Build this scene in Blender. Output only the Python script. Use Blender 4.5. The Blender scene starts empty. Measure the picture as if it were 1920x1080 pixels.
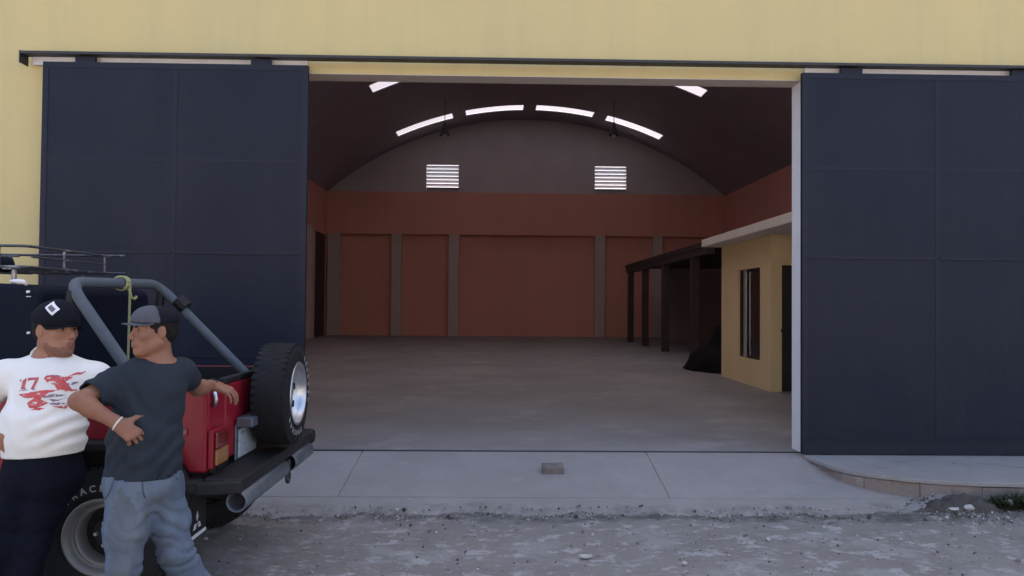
import bpy, math, random
import numpy as np
from mathutils import Vector, Matrix, Euler
from mathutils.bvhtree import BVHTree
from mathutils import noise as mnoise
random.seed(7); np.random.seed(7)
R = math.radians
sc = bpy.context.scene
C = sc.collection

# ------------------------------------------------------------------ camera
F_PX = 1450.0
CAM_Z = 1.67
cd = bpy.data.cameras.new('camera'); cam = bpy.data.objects.new('camera', cd); C.objects.link(cam)
cd.sensor_width = 36.0; cd.lens = F_PX / 1920 * 36.0
cd.clip_start = 0.05; cd.clip_end = 2000
YAW = math.atan(30 / F_PX); PITCH = math.atan(32 / F_PX); ROLL = 0.0084
CAM_R = Matrix.Rotation(-YAW, 3, 'Z') @ Matrix.Rotation(math.pi / 2 + PITCH, 3, 'X') @ Matrix.Rotation(ROLL, 3, 'Z')
cam.matrix_world = Matrix.Translation((0, 0, CAM_Z)) @ CAM_R.to_4x4()
sc.camera = cam

# ------------------------------------------------------------------ light: shaded front, sun high behind the building
SUN_EL, SUN_AZ = R(52), R(14)          # azimuth measured from +Y towards +X
world = bpy.data.worlds.new('World'); sc.world = world; world.use_nodes = True
wn = world.node_tree.nodes; wl = world.node_tree.links
sky = wn.new('ShaderNodeTexSky'); sky.sky_type = 'NISHITA'; sky.sun_disc = False
sky.sun_elevation = SUN_EL; sky.sun_rotation = SUN_AZ
sky.air_density = 1.0; sky.dust_density = 4.0; sky.ozone_density = 1.0
bg = wn['Background']; bg.inputs['Strength'].default_value = 0.15
wl.new(sky.outputs['Color'], bg.inputs['Color'])
sd = bpy.data.lights.new('sun', 'SUN'); sd.energy = 4.5; sd.angle = R(0.5); sd.color = (1, .95, .87)
sun = bpy.data.objects.new('sun', sd); C.objects.link(sun)
sdir = Vector((math.sin(SUN_AZ) * math.cos(SUN_EL), math.cos(SUN_AZ) * math.cos(SUN_EL), math.sin(SUN_EL)))
sun.rotation_euler = sdir.to_track_quat('Z', 'Y').to_euler()
sun.location = sdir * 60
vs = sc.view_settings
vs.view_transform = 'Standard'; vs.look = 'None'; vs.exposure = 1.7; vs.gamma = 1
sc.cycles.max_bounces = 10; sc.cycles.diffuse_bounces = 6; sc.cycles.sample_clamp_indirect = 4

# ------------------------------------------------------------------ helpers
def W(px, py, Y):
    """the point at depth Y seen at pixel (px, py) of the photograph"""
    d = CAM_R @ Vector(((px - 960) / F_PX, -(py - 540) / F_PX, -1))
    return Vector((0, 0, CAM_Z)) + d * (Y / d.y)
def WZ(px, py, z):
    d = CAM_R @ Vector(((px - 960) / F_PX, -(py - 540) / F_PX, -1))
    return Vector((0, 0, CAM_Z)) + d * ((z - CAM_Z) / d.z)

def tag(o, label=None, cat=None, group=None, kind=None):
    if label: o['label'] = label
    if cat: o['category'] = cat
    if group: o['group'] = group
    if kind: o['kind'] = kind
    return o
def empty(name, loc, label=None, cat=None, group=None):
    o = bpy.data.objects.new(name, None); C.objects.link(o); o.location = loc
    o.empty_display_size = .1
    return tag(o, label, cat, group)
def link_obj(name, me, parent=None):
    o = bpy.data.objects.new(name, me); C.objects.link(o)
    if parent is not None:
        o.parent = parent
        if parent.type == 'EMPTY':
            o.matrix_parent_inverse = Matrix.Translation(-Vector(parent.location))
    return o

class MB:
    def __init__(s): s.v = []; s.f = []; s.mi = []
    def add(s, vs, fs, m=0):
        b = len(s.v); s.v += [tuple(p) for p in vs]; s.f += [tuple(b + i for i in f) for f in fs]; s.mi += [m] * len(fs); return s
    def box(s, x0, x1, y0, y1, z0, z1, m=0):
        v = [(x, y, z) for z in (z0, z1) for y in (y0, y1) for x in (x0, x1)]
        return s.add(v, [(0, 2, 3, 1), (4, 5, 7, 6), (0, 1, 5, 4), (2, 6, 7, 3), (0, 4, 6, 2), (1, 3, 7, 5)], m)
    def obox(s, c, ax, h, m=0):
        c = Vector(c); ax = [Vector(a).normalized() for a in ax]
        v = [c + ax[0] * h[0] * i + ax[1] * h[1] * j + ax[2] * h[2] * k for k in (-1, 1) for j in (-1, 1) for i in (-1, 1)]
        return s.add(v, [(0, 2, 3, 1), (4, 5, 7, 6), (0, 1, 5, 4), (2, 6, 7, 3), (0, 4, 6, 2), (1, 3, 7, 5)], m)
    def tube(s, pts, r, n=12, caps=True, m=0):
        pts = [Vector(p) for p in pts]
        rs = r if isinstance(r, (list, tuple)) else [r] * len(pts)
        t0 = (pts[1] - pts[0]).normalized()
        u = t0.orthogonal().normalized(); rings = []
        for i, p in enumerate(pts):
            a = pts[max(i - 1, 0)]; b = pts[min(i + 1, len(pts) - 1)]
            t = (b - a).normalized()
            u = (u - t * u.dot(t)).normalized(); w = t.cross(u)
            rings.append([p + (u * math.cos(2 * math.pi * k / n) + w * math.sin(2 * math.pi * k / n)) * rs[i] for k in range(n)])
        v = [q for rg in rings for q in rg]; f = []
        for i in range(len(pts) - 1):
            for k in range(n):
                f.append((i * n + k, i * n + (k + 1) % n, (i + 1) * n + (k + 1) % n, (i + 1) * n + k))
        if caps:
            f.append(tuple(range(n - 1, -1, -1))); f.append(tuple((len(pts) - 1) * n + k for k in range(n)))
        return s.add(v, f, m)
    def lathe(s, prof, c, axis='y', n=48, m=0, closed=False):
        """prof: (radius, offset along axis)"""
        c = Vector(c); v = []
        for (r, a) in prof:
            for k in range(n):
                q = 2 * math.pi * k / n; p, w = r * math.cos(q), r * math.sin(q)
                v.append(c + (Vector((p, a, w)) if axis == 'y' else Vector((a, p, w)) if axis == 'x' else Vector((p, w, a))))
        f = []; L = len(prof)
        for i in range(L if closed else L - 1):
            j = (i + 1) % L
            for k in range(n):
                f.append((i * n + k, i * n + (k + 1) % n, j * n + (k + 1) % n, j * n + k))
        return s.add(v, f, m)
    def prism(s, poly, d0, d1, plane='xz', m=0):
        n = len(poly)
        g = (lambda p, d: (p[0], d, p[1])) if plane == 'xz' else (lambda p, d: (d, p[0], p[1])) if plane == 'yz' else (lambda p, d: (p[0], p[1], d))
        v = [g(p, d0) for p in poly] + [g(p, d1) for p in poly]
        f = [tuple(range(n)), tuple(range(2 * n - 1, n - 1, -1))] + [(i, i + n, (i + 1) % n + n, (i + 1) % n) for i in range(n)]
        return s.add(v, f, m)
    def build(s, name, mat, parent=None, smooth=False, bevel=0, seg=2, angle=35, recalc=True):
        me = bpy.data.meshes.new(name); me.from_pydata(s.v, [], s.f)
        mats = mat if isinstance(mat, (list, tuple)) else [mat]
        for q in mats: me.materials.append(q)
        if len(mats) > 1: me.polygons.foreach_set('material_index', s.mi)
        if recalc:
            import bmesh
            bm = bmesh.new(); bm.from_mesh(me); bmesh.ops.recalc_face_normals(bm, faces=bm.faces); bm.to_mesh(me); bm.free()
        if smooth:
            me.polygons.foreach_set('use_smooth', [True] * len(me.polygons))
            if smooth != 'all': me.set_sharp_from_angle(angle=R(angle))
        me.update()
        o = link_obj(name, me, parent)
        if bevel:
            b = o.modifiers.new('bevel', 'BEVEL'); b.width = bevel; b.segments = seg; b.limit_method = 'ANGLE'; b.angle_limit = R(angle)
            b.harden_normals = False
        return o

# ------------------------------------------------------------------ materials
def mat(name, col, rough=.6, metal=0, var=None, cracks=None, band=None, gaps=None, bump=None, coat=0, spec=.5, spots=None, streak=None, sss=0, stretch=(1, 1, 1), edge=None, trans=0, emit=None):
    """var = (scale, other colour, amount); spots = list of (scale, lo, hi, colour, amount); bump = list of (scale, strength, detail)"""
    m = bpy.data.materials.new(name); m.use_nodes = True
    nt = m.node_tree; N = nt.nodes; L = nt.links
    b = N['Principled BSDF']
    b.inputs['Roughness'].default_value = rough; b.inputs['Metallic'].default_value = metal
    b.inputs['Specular IOR Level'].default_value = spec
    if coat: b.inputs['Coat Weight'].default_value = coat; b.inputs['Coat Roughness'].default_value = .08
    if sss:
        b.inputs['Subsurface Weight'].default_value = sss; b.inputs['Subsurface Radius'].default_value = (.02, .008, .004); b.inputs['Subsurface Scale'].default_value = .3
    tc = N.new('ShaderNodeTexCoord'); mp = N.new('ShaderNodeMapping'); mp.inputs['Scale'].default_value = stretch
    L.new(tc.outputs['Object'], mp.inputs['Vector'])
    c = N.new('ShaderNodeRGB'); c.outputs[0].default_value = (*col, 1); cur = c.outputs[0]
    def noise(scale, detail=6, rg=.6, vec=None):
        n = N.new('ShaderNodeTexNoise'); n.inputs['Scale'].default_value = scale; n.inputs['Detail'].default_value = detail; n.inputs['Roughness'].default_value = rg
        L.new(vec or mp.outputs['Vector'], n.inputs['Vector']); return n.outputs['Fac']
    def mixc(a, colr, fac, amt, lo=.4, hi=.6):
        r = N.new('ShaderNodeMapRange'); r.inputs[1].default_value = lo; r.inputs[2].default_value = hi; r.inputs[3].default_value = 0; r.inputs[4].default_value = amt
        L.new(fac, r.inputs[0]); x = N.new('ShaderNodeMix'); x.data_type = 'RGBA'; x.inputs[7].default_value = (*colr, 1)
        L.new(r.outputs[0], x.inputs[0]); L.new(a, x.inputs[6]); return x.outputs[2]
    if var: cur = mixc(cur, var[1], noise(var[0]), var[2], .3, .7)
    for s in spots or []: cur = mixc(cur, s[3], noise(s[0], 8, .7), s[4], s[1], s[2])
    if streak:
        mp2 = N.new('ShaderNodeMapping'); mp2.inputs['Scale'].default_value = (1, 1, .06); L.new(tc.outputs['Object'], mp2.inputs['Vector'])
        cur = mixc(cur, streak[1], noise(streak[0], 6, .7, mp2.outputs['Vector']), streak[2], .45, .75)
    if cracks:      # (cell scale, width, colour, amount)
        nz = N.new('ShaderNodeTexNoise'); nz.inputs['Scale'].default_value = 3; nz.inputs['Detail'].default_value = 6; L.new(tc.outputs['Object'], nz.inputs['Vector'])
        ad = N.new('ShaderNodeMix'); ad.data_type = 'RGBA'; ad.blend_type = 'ADD'; ad.inputs[0].default_value = .35; L.new(tc.outputs['Object'], ad.inputs[6]); L.new(nz.outputs['Color'], ad.inputs[7])
        vo = N.new('ShaderNodeTexVoronoi'); vo.feature = 'DISTANCE_TO_EDGE'; vo.inputs['Scale'].default_value = cracks[0]; L.new(ad.outputs[2], vo.inputs['Vector'])
        r1 = N.new('ShaderNodeMapRange'); r1.inputs[1].default_value = 0; r1.inputs[2].default_value = cracks[1]; r1.inputs[3].default_value = cracks[3]; r1.inputs[4].default_value = 0; L.new(vo.outputs['Distance'], r1.inputs[0])
        r2 = N.new('ShaderNodeMapRange'); r2.inputs[1].default_value = .45; r2.inputs[2].default_value = .6; L.new(noise(.8, 3), r2.inputs[0])
        mu = N.new('ShaderNodeMath'); mu.operation = 'MULTIPLY'; L.new(r1.outputs[0], mu.inputs[0]); L.new(r2.outputs[0], mu.inputs[1])
        x = N.new('ShaderNodeMix'); x.data_type = 'RGBA'; x.inputs[7].default_value = (*cracks[2], 1); L.new(mu.outputs[0], x.inputs[0]); L.new(cur, x.inputs[6]); cur = x.outputs[2]
    if band:        # (y centre, half width, colour, amount): loose soil gathered along a line of the ground
        sp_ = N.new('ShaderNodeSeparateXYZ'); L.new(tc.outputs['Object'], sp_.inputs[0])
        a1 = N.new('ShaderNodeMath'); a1.operation = 'MULTIPLY_ADD'; a1.inputs[1].default_value = band[1] * 5; L.new(noise(1.3, 8, .75), a1.inputs[0]); a1.inputs[2].default_value = -band[0] - band[1] * 2.5
        a2 = N.new('ShaderNodeMath'); a2.operation = 'ADD'; L.new(a1.outputs[0], a2.inputs[0]); L.new(sp_.outputs['Y'], a2.inputs[1])
        a3 = N.new('ShaderNodeMath'); a3.operation = 'ABSOLUTE'; L.new(a2.outputs[0], a3.inputs[0])
        r1 = N.new('ShaderNodeMapRange'); r1.inputs[1].default_value = band[1] * .3; r1.inputs[2].default_value = band[1]; r1.inputs[3].default_value = band[3]; r1.inputs[4].default_value = 0; L.new(a3.outputs[0], r1.inputs[0])
        r2 = N.new('ShaderNodeMapRange'); r2.inputs[1].default_value = .36; r2.inputs[2].default_value = .6; L.new(noise(4.5, 8, .8), r2.inputs[0])
        mu = N.new('ShaderNodeMath'); mu.operation = 'MULTIPLY'; L.new(r1.outputs[0], mu.inputs[0]); L.new(r2.outputs[0], mu.inputs[1])
        x = N.new('ShaderNodeMix'); x.data_type = 'RGBA'; x.inputs[7].default_value = (*band[2], 1); L.new(mu.outputs[0], x.inputs[0]); L.new(cur, x.inputs[6]); cur = x.outputs[2]
    if gaps:        # worn-through ink: (scale, lo, hi)
        r1 = N.new('ShaderNodeMapRange'); r1.inputs[1].default_value = gaps[1]; r1.inputs[2].default_value = gaps[2]; L.new(noise(gaps[0], 5, .7), r1.inputs[0]); L.new(r1.outputs[0], b.inputs['Alpha'])
    L.new(cur, b.inputs['Base Color'])
    if var or spots:
        r = N.new('ShaderNodeMapRange'); r.inputs[3].default_value = max(rough - .1, .03); r.inputs[4].default_value = min(rough + .1, 1)
        L.new(noise((var or spots[0])[0] * 1.7), r.inputs[0]); L.new(r.outputs[0], b.inputs['Roughness'])
    prev = None
    for bp in bump or []:
        q = N.new('ShaderNodeBump'); q.inputs['Strength'].default_value = bp[1]; q.inputs['Distance'].default_value = bp[2] if len(bp) > 2 else .01
        L.new(noise(bp[0], 8, .65), q.inputs['Height'])
        if prev: L.new(prev, q.inputs['Normal'])
        prev = q.outputs['Normal']
    if prev: L.new(prev, b.inputs['Normal'])
    if emit: b.inputs['Emission Color'].default_value = (*emit[0], 1); b.inputs['Emission Strength'].default_value = emit[1]
    return m

M = {}
M['yellow'] = mat('yellow_paint', (.62, .492, .225), .85, var=(.6, (.565, .452, .22), .7), streak=(3, (.44, .38, .23), .35), spots=[(1.3, .6, .8, (.50, .45, .27), .35)], bump=[(60, .3, .004), (4, .3, .012)])
M['trim'] = mat('pale_trim', (.82, .79, .80), .8, var=(3, (.72, .69, .70), .6), bump=[(50, .2, .003)])
M['soffit'] = mat('tan_soffit', (.62, .52, .43), .85, var=(3, (.5, .42, .36), .6), bump=[(50, .2, .003)])
M['navy'] = mat('navy_steel_paint', (.0055, .0068, .019), .55, spec=.28, var=(1.2, (.008, .0095, .023), .8), streak=(2.5, (.016, .017, .029), .6), spots=[(2.5, .58, .75, (.017, .018, .03), .5), (13, .68, .72, (.03, .03, .035), .5)], bump=[(1.1, .55, .03), (3, .3, .012), (90, .06, .002)])
M['navy_edge'] = mat('navy_lit_edge_paint', (.0082, .0098, .0235), .52, spec=.28, var=(8, (.015, .015, .026), .6))  # lighter than the door sheets: highlights along the seams put into the colour
M['galv'] = mat('galvanised_steel', (.78, .78, .8), .6, 0, var=(6, (.6, .6, .64), .7))
M['dark_steel'] = mat('dark_steel', (.03, .03, .036), .55, .2, var=(9, (.055, .045, .04), .6), bump=[(70, .2, .002)])
M['concrete'] = mat('ramp_concrete', (.315, .287, .275), .9, var=(.9, (.245, .222, .212), .9), streak=(1.2, (.22, .20, .19), .5), band=(6.27, .13, (.12, .108, .10), .55), spots=[(5, .55, .72, (.34, .33, .32), .6), (2.2, .6, .75, (.19, .18, .175), .5), (26, .62, .7, (.17, .16, .155), .4)], bump=[(140, .25, .003), (9, .25, .008)])
M['hall_floor'] = mat('hall_concrete', (.28, .268, .264), .58, var=(.5, (.185, .177, .177), .95), spots=[(1.6, .52, .72, (.41, .39, .38), .6), (3.5, .60, .70, (.17, .158, .152), .5), (18, .64, .7, (.24, .22, .21), .3)], bump=[(40, .12, .004), (1.5, .1, .01)])
M['sidewalk'] = mat('sidewalk_concrete', (.31, .287, .275), .92, var=(1.6, (.24, .22, .21), .8), cracks=(1.1, .012, (.07, .065, .06), .9), spots=[(7, .56, .7, (.36, .35, .34), .5), (3, .62, .7, (.12, .115, .11), .6)], bump=[(90, .35, .004), (6, .4, .015)])
M['street'] = mat('street_dirt', (.245, .217, .203), .95, var=(.8, (.19, .168, .157), .85), band=(6.15, .20, (.055, .048, .044), .9), stretch=(.8, 1, 1),
                  spots=[(2.6, .52, .60, (.30, .29, .285), .7), (6, .55, .60, (.40, .385, .375), .75), (13, .58, .63, (.38, .37, .36), .6), (1.7, .6, .7, (.10, .09, .083), .75), (11, .60, .66, (.08, .073, .068), .6), (45, .60, .66, (.34, .33, .32), .5), (70, .62, .68, (.07, .065, .06), .6)],
                  bump=[(160, .6, .005), (38, .5, .012)])
M['brick_kerb'] = mat('kerb_brick', (.25, .205, .185), .95, var=(2.2, (.21, .15, .13), .9), spots=[(9, .52, .66, (.29, .265, .25), .75), (14, .6, .7, (.10, .08, .075), .7)], bump=[(60, .5, .006)])
M['orange'] = mat('orange_paint', (.66, .31, .245), .85, var=(.35, (.58, .275, .225), .7), streak=(2, (.48, .25, .21), .35), bump=[(30, .2, .006)])
M['column'] = mat('column_plaster', (.50, .42, .40), .85, var=(1.5, (.42, .34, .32), .7), bump=[(30, .2, .006)])
M['gable'] = mat('gable_block', (.50, .46, .48), .9, var=(1, (.41, .37, .40), .7), bump=[(25, .2, .006)])
M['roof'] = mat('roof_sheet', (.32, .285, .325), .7, 0, var=(.5, (.25, .22, .255), .7), streak=(2, (.20, .175, .205), .4))
M['white_slab'] = mat('white_slab', (.84, .81, .77), .8, var=(2, (.74, .71, .68), .6), bump=[(40, .15, .004)])
M['office'] = mat('office_yellow', (.80, .63, .36), .85, var=(1.1, (.74, .58, .33), .7), bump=[(40, .2, .004)])
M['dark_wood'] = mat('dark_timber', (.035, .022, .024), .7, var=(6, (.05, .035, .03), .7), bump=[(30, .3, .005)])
M['alu'] = mat('aluminium', (.62, .62, .65), .35, .7, var=(10, (.5, .5, .53), .5))
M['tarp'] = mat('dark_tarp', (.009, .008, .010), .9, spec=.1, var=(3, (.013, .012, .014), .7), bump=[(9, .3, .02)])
M['block'] = mat('concrete_block', (.20, .165, .15), .9, var=(18, (.11, .095, .09), .8), bump=[(60, .5, .006)])
M['stone'] = mat('pale_stone', (.50, .49, .47), .9, var=(20, (.34, .33, .31), .8), bump=[(40, .5, .01)])
M['dirt'] = mat('dark_soil', (.058, .05, .046), .97, var=(7, (.088, .077, .070), .8), spots=[(3.2, .50, .60, (.022, .018, .018), .9), (40, .6, .66, (.22, .20, .19), .7)], bump=[(40, .7, .02)])
M['grass'] = mat('weed_green', (.035, .06, .022), .7, var=(8, (.07, .085, .035), .8))
# vehicle
M['red'] = mat('red_car_paint', (.26, .009, .022), .42, coat=.15, spec=.35, var=(4, (.23, .010, .022), .6), spots=[(14, .66, .74, (.30, .09, .08), .25)])
M['black_vinyl'] = mat('black_vinyl', (.005, .007, .016), .75, spec=.12, var=(5, (.008, .011, .022), .7), bump=[(14, .35, .012), (160, .1, .001)])
M['black_plastic'] = mat('black_plastic', (.009, .009, .011), .6, spec=.35, var=(12, (.018, .018, .02), .6), bump=[(120, .15, .002)])
M['rubber'] = mat('tyre_rubber', (.008, .008, .010), .8, spec=.3, var=(14, (.016, .0155, .017), .7), bump=[(80, .15, .002)])
M['pad'] = mat('grey_roll_bar_padding', (.095, .11, .13), .8, var=(14, (.07, .082, .098), .8), bump=[(40, .3, .004)])
M['pipe'] = mat('grey_painted_tube', (.13, .145, .17), .38, .25, var=(9, (.08, .085, .1), .7), spots=[(25, .62, .7, (.10, .07, .055), .5)])
M['rim_steel'] = mat('rim_steel', (.20, .195, .19), .5, .3, var=(9, (.22, .21, .2), .7))
M['chrome'] = mat('polished_alloy', (.52, .52, .55), .36, 1, var=(9, (.62, .62, .65), .5))
M['black_deep'] = mat('deep_black', (.006, .006, .007), .7)
M['white_letters'] = mat('white_letters', (.34, .335, .33), .85, var=(40, (.24, .235, .23), .6))
M['tail_red'] = mat('tail_lamp_red', (.16, .016, .014), .2, coat=.5, bump=[(120, .2, .003)])
M['tail_amber'] = mat('tail_lamp_amber', (.30, .13, .045), .35, coat=.2, bump=[(120, .2, .003)])
M['plate'] = mat('plate_white', (.46, .48, .52), .5, var=(10, (.36, .38, .42), .6), spots=[(24, .53, .60, (.14, .16, .22), .85)])
M['strap'] = mat('yellow_green_strap', (.34, .34, .16), .8, var=(60, (.24, .24, .12), .7))
M['glass'] = mat('dark_glass', (.012, .012, .016), .08, spec=.6)
M['seat'] = mat('seat_fabric', (.02, .018, .02), .9, bump=[(60, .3, .003)])
# people
M['skin_a'] = mat('brown_skin', (.27, .128, .080), .6, spec=.35, sss=.08, var=(16, (.215, .092, .058), .8), bump=[(140, .12, .0015)])
M['skin_b'] = mat('tan_skin', (.34, .165, .103), .6, spec=.35, sss=.08, var=(16, (.27, .12, .075), .8), bump=[(140, .12, .0015)])
M['lips_a'] = mat('lips_brown', (.19, .078, .06), .6)
M['stubble'] = mat('stubble_skin', (.24, .115, .075), .7, spec=.3, var=(70, (.15, .07, .048), .8))
M['hair'] = mat('black_hair', (.006, .005, .005), .8, spec=.2, stretch=(1, 1, .25), var=(90, (.022, .018, .016), .7), bump=[(150, .5, .004)])
M['eye'] = mat('eye_white', (.15, .13, .12), .4)
M['iris'] = mat('eye_dark', (.012, .008, .006), .15)
M['tee_dark'] = mat('charcoal_cotton', (.020, .026, .036), .9, spec=.2, var=(7, (.027, .033, .044), .8), bump=[(220, .25, .0012), (14, .3, .006)])
M['tee_white'] = mat('white_cotton', (.78, .76, .73), .9, var=(5, (.72, .70, .66), .6), bump=[(220, .2, .0012), (14, .25, .006)])
M['collar'] = mat('cream_collar', (.70, .66, .52), .9, bump=[(200, .3, .001)])
M['denim'] = mat('faded_denim', (.075, .098, .142), .9, spec=.2, var=(6, (.15, .182, .235), .9), stretch=(1, 1, .6), spots=[(3.2, .55, .7, (.105, .10, .085), .9), (22, .58, .7, (.06, .078, .12), .5)], bump=[(260, .3, .001), (24, .35, .006)])
M['denim_soiled'] = mat('soiled_denim', (.082, .098, .125), .9, spec=.2, var=(6, (.135, .152, .172), .9), spots=[(3.2, .55, .7, (.105, .10, .085), .9), (22, .58, .7, (.06, .078, .12), .5)], bump=[(260, .3, .001), (24, .35, .006)])
M['denim_dark'] = mat('navy_denim', (.0045, .0055, .012), .9, spec=.12, var=(6, (.008, .0095, .019), .8), bump=[(260, .3, .001), (20, .35, .006)])
M['cap_black'] = mat('black_cap', (.006, .007, .012), .9, spec=.15, var=(20, (.010, .011, .017), .7), bump=[(200, .25, .001)])
M['cap_grey'] = mat('grey_cap_panel', (.088, .09, .105), .9, spec=.2, var=(20, (.07, .072, .085), .7), bump=[(200, .25, .001)])
M['emblem'] = mat('emblem_white', (.6, .6, .62), .6)
M['badge'] = mat('white_badge', (.72, .70, .72), .7)
M['badge_mark'] = mat('badge_mark', (.12, .11, .13), .8)
M['ink_red'] = mat('red_print', (.55, .055, .07), .85, var=(60, (.62, .16, .15), .7), gaps=(26, .40, .47), stretch=(.6, 1, 1.5))
M['ink_figure'] = mat('red_print_figure', (.42, .06, .085), .85, var=(60, (.55, .17, .17), .7))
M['ink_dark'] = mat('dark_print', (.16, .12, .20), .85, var=(60, (.35, .22, .28), .7), gaps=(30, .44, .52))
M['band_white'] = mat('pale_wristband', (.62, .58, .50), .7)
M['band_black'] = mat('black_wristband', (.012, .012, .012), .6)
M['shoe'] = mat('dark_shoe', (.025, .022, .022), .6, bump=[(90, .2, .002)])
M['sole'] = mat('shoe_sole', (.35, .34, .32), .8)

def translucent(name, col):
    m = bpy.data.materials.new(name); m.use_nodes = True
    N = m.node_tree.nodes; L = m.node_tree.links
    N.remove(N['Principled BSDF'])
    t = N.new('ShaderNodeBsdfTranslucent'); t.inputs['Color'].default_value = (*col, 1)
    d = N.new('ShaderNodeBsdfDiffuse'); d.inputs['Color'].default_value = (*[c * .6 for c in col], 1)
    x = N.new('ShaderNodeMixShader'); x.inputs[0].default_value = .35
    L.new(t.outputs[0], x.inputs[1]); L.new(d.outputs[0], x.inputs[2]); L.new(x.outputs[0], N['Material Output'].inputs['Surface'])
    return m
M['skylight'] = translucent('skylight_sheet', (.25, .228, .246))

# ================================================================== THE SETTING
FY = 7.70            # front face of the facade
FLOOR = .22
HX0, HX1, HC = -7.8, 10.6, 1.4      # hall walls and the middle of the hall
BY = 35.6            # back wall
APEX = 10.27; RAD = 14.0
def arch(x): return APEX - RAD + math.sqrt(RAD * RAD - (x - HC) ** 2)
OX0, OX1, OZ = W(552, 700, FY).x, W(1503, 600, FY).x, 3.965

# street: one sheet, fine where it is seen, reaching the horizon
VN = [random.uniform(-1, 1) for _ in range(4096)]
def vnoise(t):
    i = math.floor(t); u = t - i; u = u * u * (3 - 2 * u)
    return VN[i % 4096] * (1 - u) + VN[(i + 1) % 4096] * u
def ramp_front(x):
    j = .0; a = .075; f = 1.9
    for o in range(7):
        j += a * vnoise(x * f + o * 17.3); a *= .62; f *= 2.05
    y = 6.30 + j
    if x > 2.75: y += (x - 2.75) ** 1.6 * .26
    return y
def street_h(x, y):
    N_ = mnoise.noise
    h = .010 * N_((x * 1.3, y * 1.3, 0)) + .008 * N_((x * 3.7, y * 3.7, 4)) + .007 * N_((x * 9, y * 9, 9)) + .004 * N_((x * 17, y * 17, 2))
    h += .02 * math.exp(-((y - 6.12) / .16) ** 2) * max(0, N_((x * 2.2, y * 4, 7)) + .15) + .012 * math.exp(-((y - 6.1) / .2) ** 2) * N_((x * 13, y * 13, 5))
    t = math.exp(-((y - 6.18) / .16) ** 2)
    h -= .012 * t if x < 2.6 else 0
    if x > 3.3:
        k = min(1, (x - 3.3) / .5) * math.exp(-((y - 6.45) / .3) ** 2)
        h += k * (.095 + .02 * math.sin(x * 9) + .02 * math.sin(x * 23 + y * 17))
    return h
fx = list(np.arange(-4.6, 7.0, .045)); fy = list(np.arange(2.6, 6.95, .045))
xs = [-400, -150, -60, -30, -15, -9, -6] + fx + [7.4, 8, 10, 14, 22, 40, 90, 180, 400]
ys = [-400, -150, -60, -30, -15, -8, -4, -1, 1, 2] + fy + [7.2, 8, 12, 20, 40, 90, 180, 400]
mb = MB(); nx = len(xs)
V = [(x, y, (street_h(x, y) + random.uniform(-.0025, .0025)) if (-4.7 < x < 7.1 and 2.5 < y < 7.0) else 0) for y in ys for x in xs]
mb.add(V, [(j * nx + i, j * nx + i + 1, (j + 1) * nx + i + 1, (j + 1) * nx + i) for j in range(len(ys) - 1) for i in range(nx - 1)])
tag(mb.build('street', M['street'], smooth='all', recalc=False), 'rough grey dirt and worn asphalt street in front of the warehouse', 'street', kind='structure')

# ramp: three cast slabs with joints and a rough toe
def ramp_z(y):
    if y > 6.56: return .05 + (y - 6.56) / (7.69 - 6.56) * .168
    return .05 - (6.56 - y) * .07
jl = [(W(679, 850, 7.66).x, WZ(637, 927, .05).x), (W(1212, 850, 7.66).x, WZ(1250, 927, .05).x)]
mb = MB()
def slab(xa0, xa1, xb0, xb1, n=40):     # back x range, front x range
    rows = [7.69, 7.3, 6.95, 6.566]
    V = []
    for y in rows:
        t = (7.69 - y) / (7.69 - 6.56)
        for i in range(n + 1):
            a = xa0 + (xa1 - xa0) * i / n; b = xb0 + (xb1 - xb0) * i / n
            V.append((a + (b - a) * t, y, ramp_z(y)))
    m_ = n + 1
    Fc = [(r * m_ + i + 1, r * m_ + i, (r + 1) * m_ + i, (r + 1) * m_ + i + 1) for r in range(len(rows) - 1) for i in range(n)]
    k = len(V)
    V += [(p[0], p[1], p[2] - .12) for p in V]
    per = [(0, i) for i in range(m_)] + [(r, n) for r in range(1, len(rows))] + [(len(rows) - 1, i) for i in range(n - 1, -1, -1)] + [(r, 0) for r in range(len(rows) - 2, 0, -1)]
    idx = [r * m_ + i for r, i in per]
    Fc += [(idx[q], idx[(q + 1) % len(idx)], idx[(q + 1) % len(idx)] + k, idx[q] + k) for q in range(len(idx))]
    mb.add(V, Fc)
G_ = .0045
slab(-6.5, jl[0][0] - G_, -6.5, jl[0][1] - G_); slab(jl[0][0] + G_, jl[1][0] - G_, jl[0][1] + G_, jl[1][1] - G_); slab(jl[1][0] + G_, 3.9, jl[1][1] + G_, 3.9)
mb.add([(-6.4, 7.68, ramp_z(7.68) - .008), (3.8, 7.68, ramp_z(7.68) - .008), (3.8, 6.57, ramp_z(6.57) - .008), (-6.4, 6.57, ramp_z(6.57) - .008)], [(0, 3, 2, 1)])
tag(mb.build('ramp', M['concrete'], bevel=.003), 'sloping concrete apron of three slabs up to the open doorway', 'ramp', kind='structure')
mb = MB(); X = np.arange(-6.5, 3.72, .018); V = []
for x in X:
    yf = ramp_front(x); jit = .006 * vnoise(x * 9) - .003 + random.uniform(-.0015, .0015)
    V += [(x, 6.558, ramp_z(6.558) - .004), (x, (yf + 6.55) / 2, ramp_z((yf + 6.55) / 2) + jit), (x, yf, max(.012, ramp_z(yf) - .014) + jit), (x, yf - .035, -.02)]
mb.add(V, [(i * 4 + r, i * 4 + r + 1, (i + 1) * 4 + r + 1, (i + 1) * 4 + r) for i in range(len(X) - 1) for r in range(3)])
tag(mb.build('ramp_toe', M['concrete'], smooth=True), 'ragged low concrete strip along the foot of the ramp', 'ramp edge', kind='structure')

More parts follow.
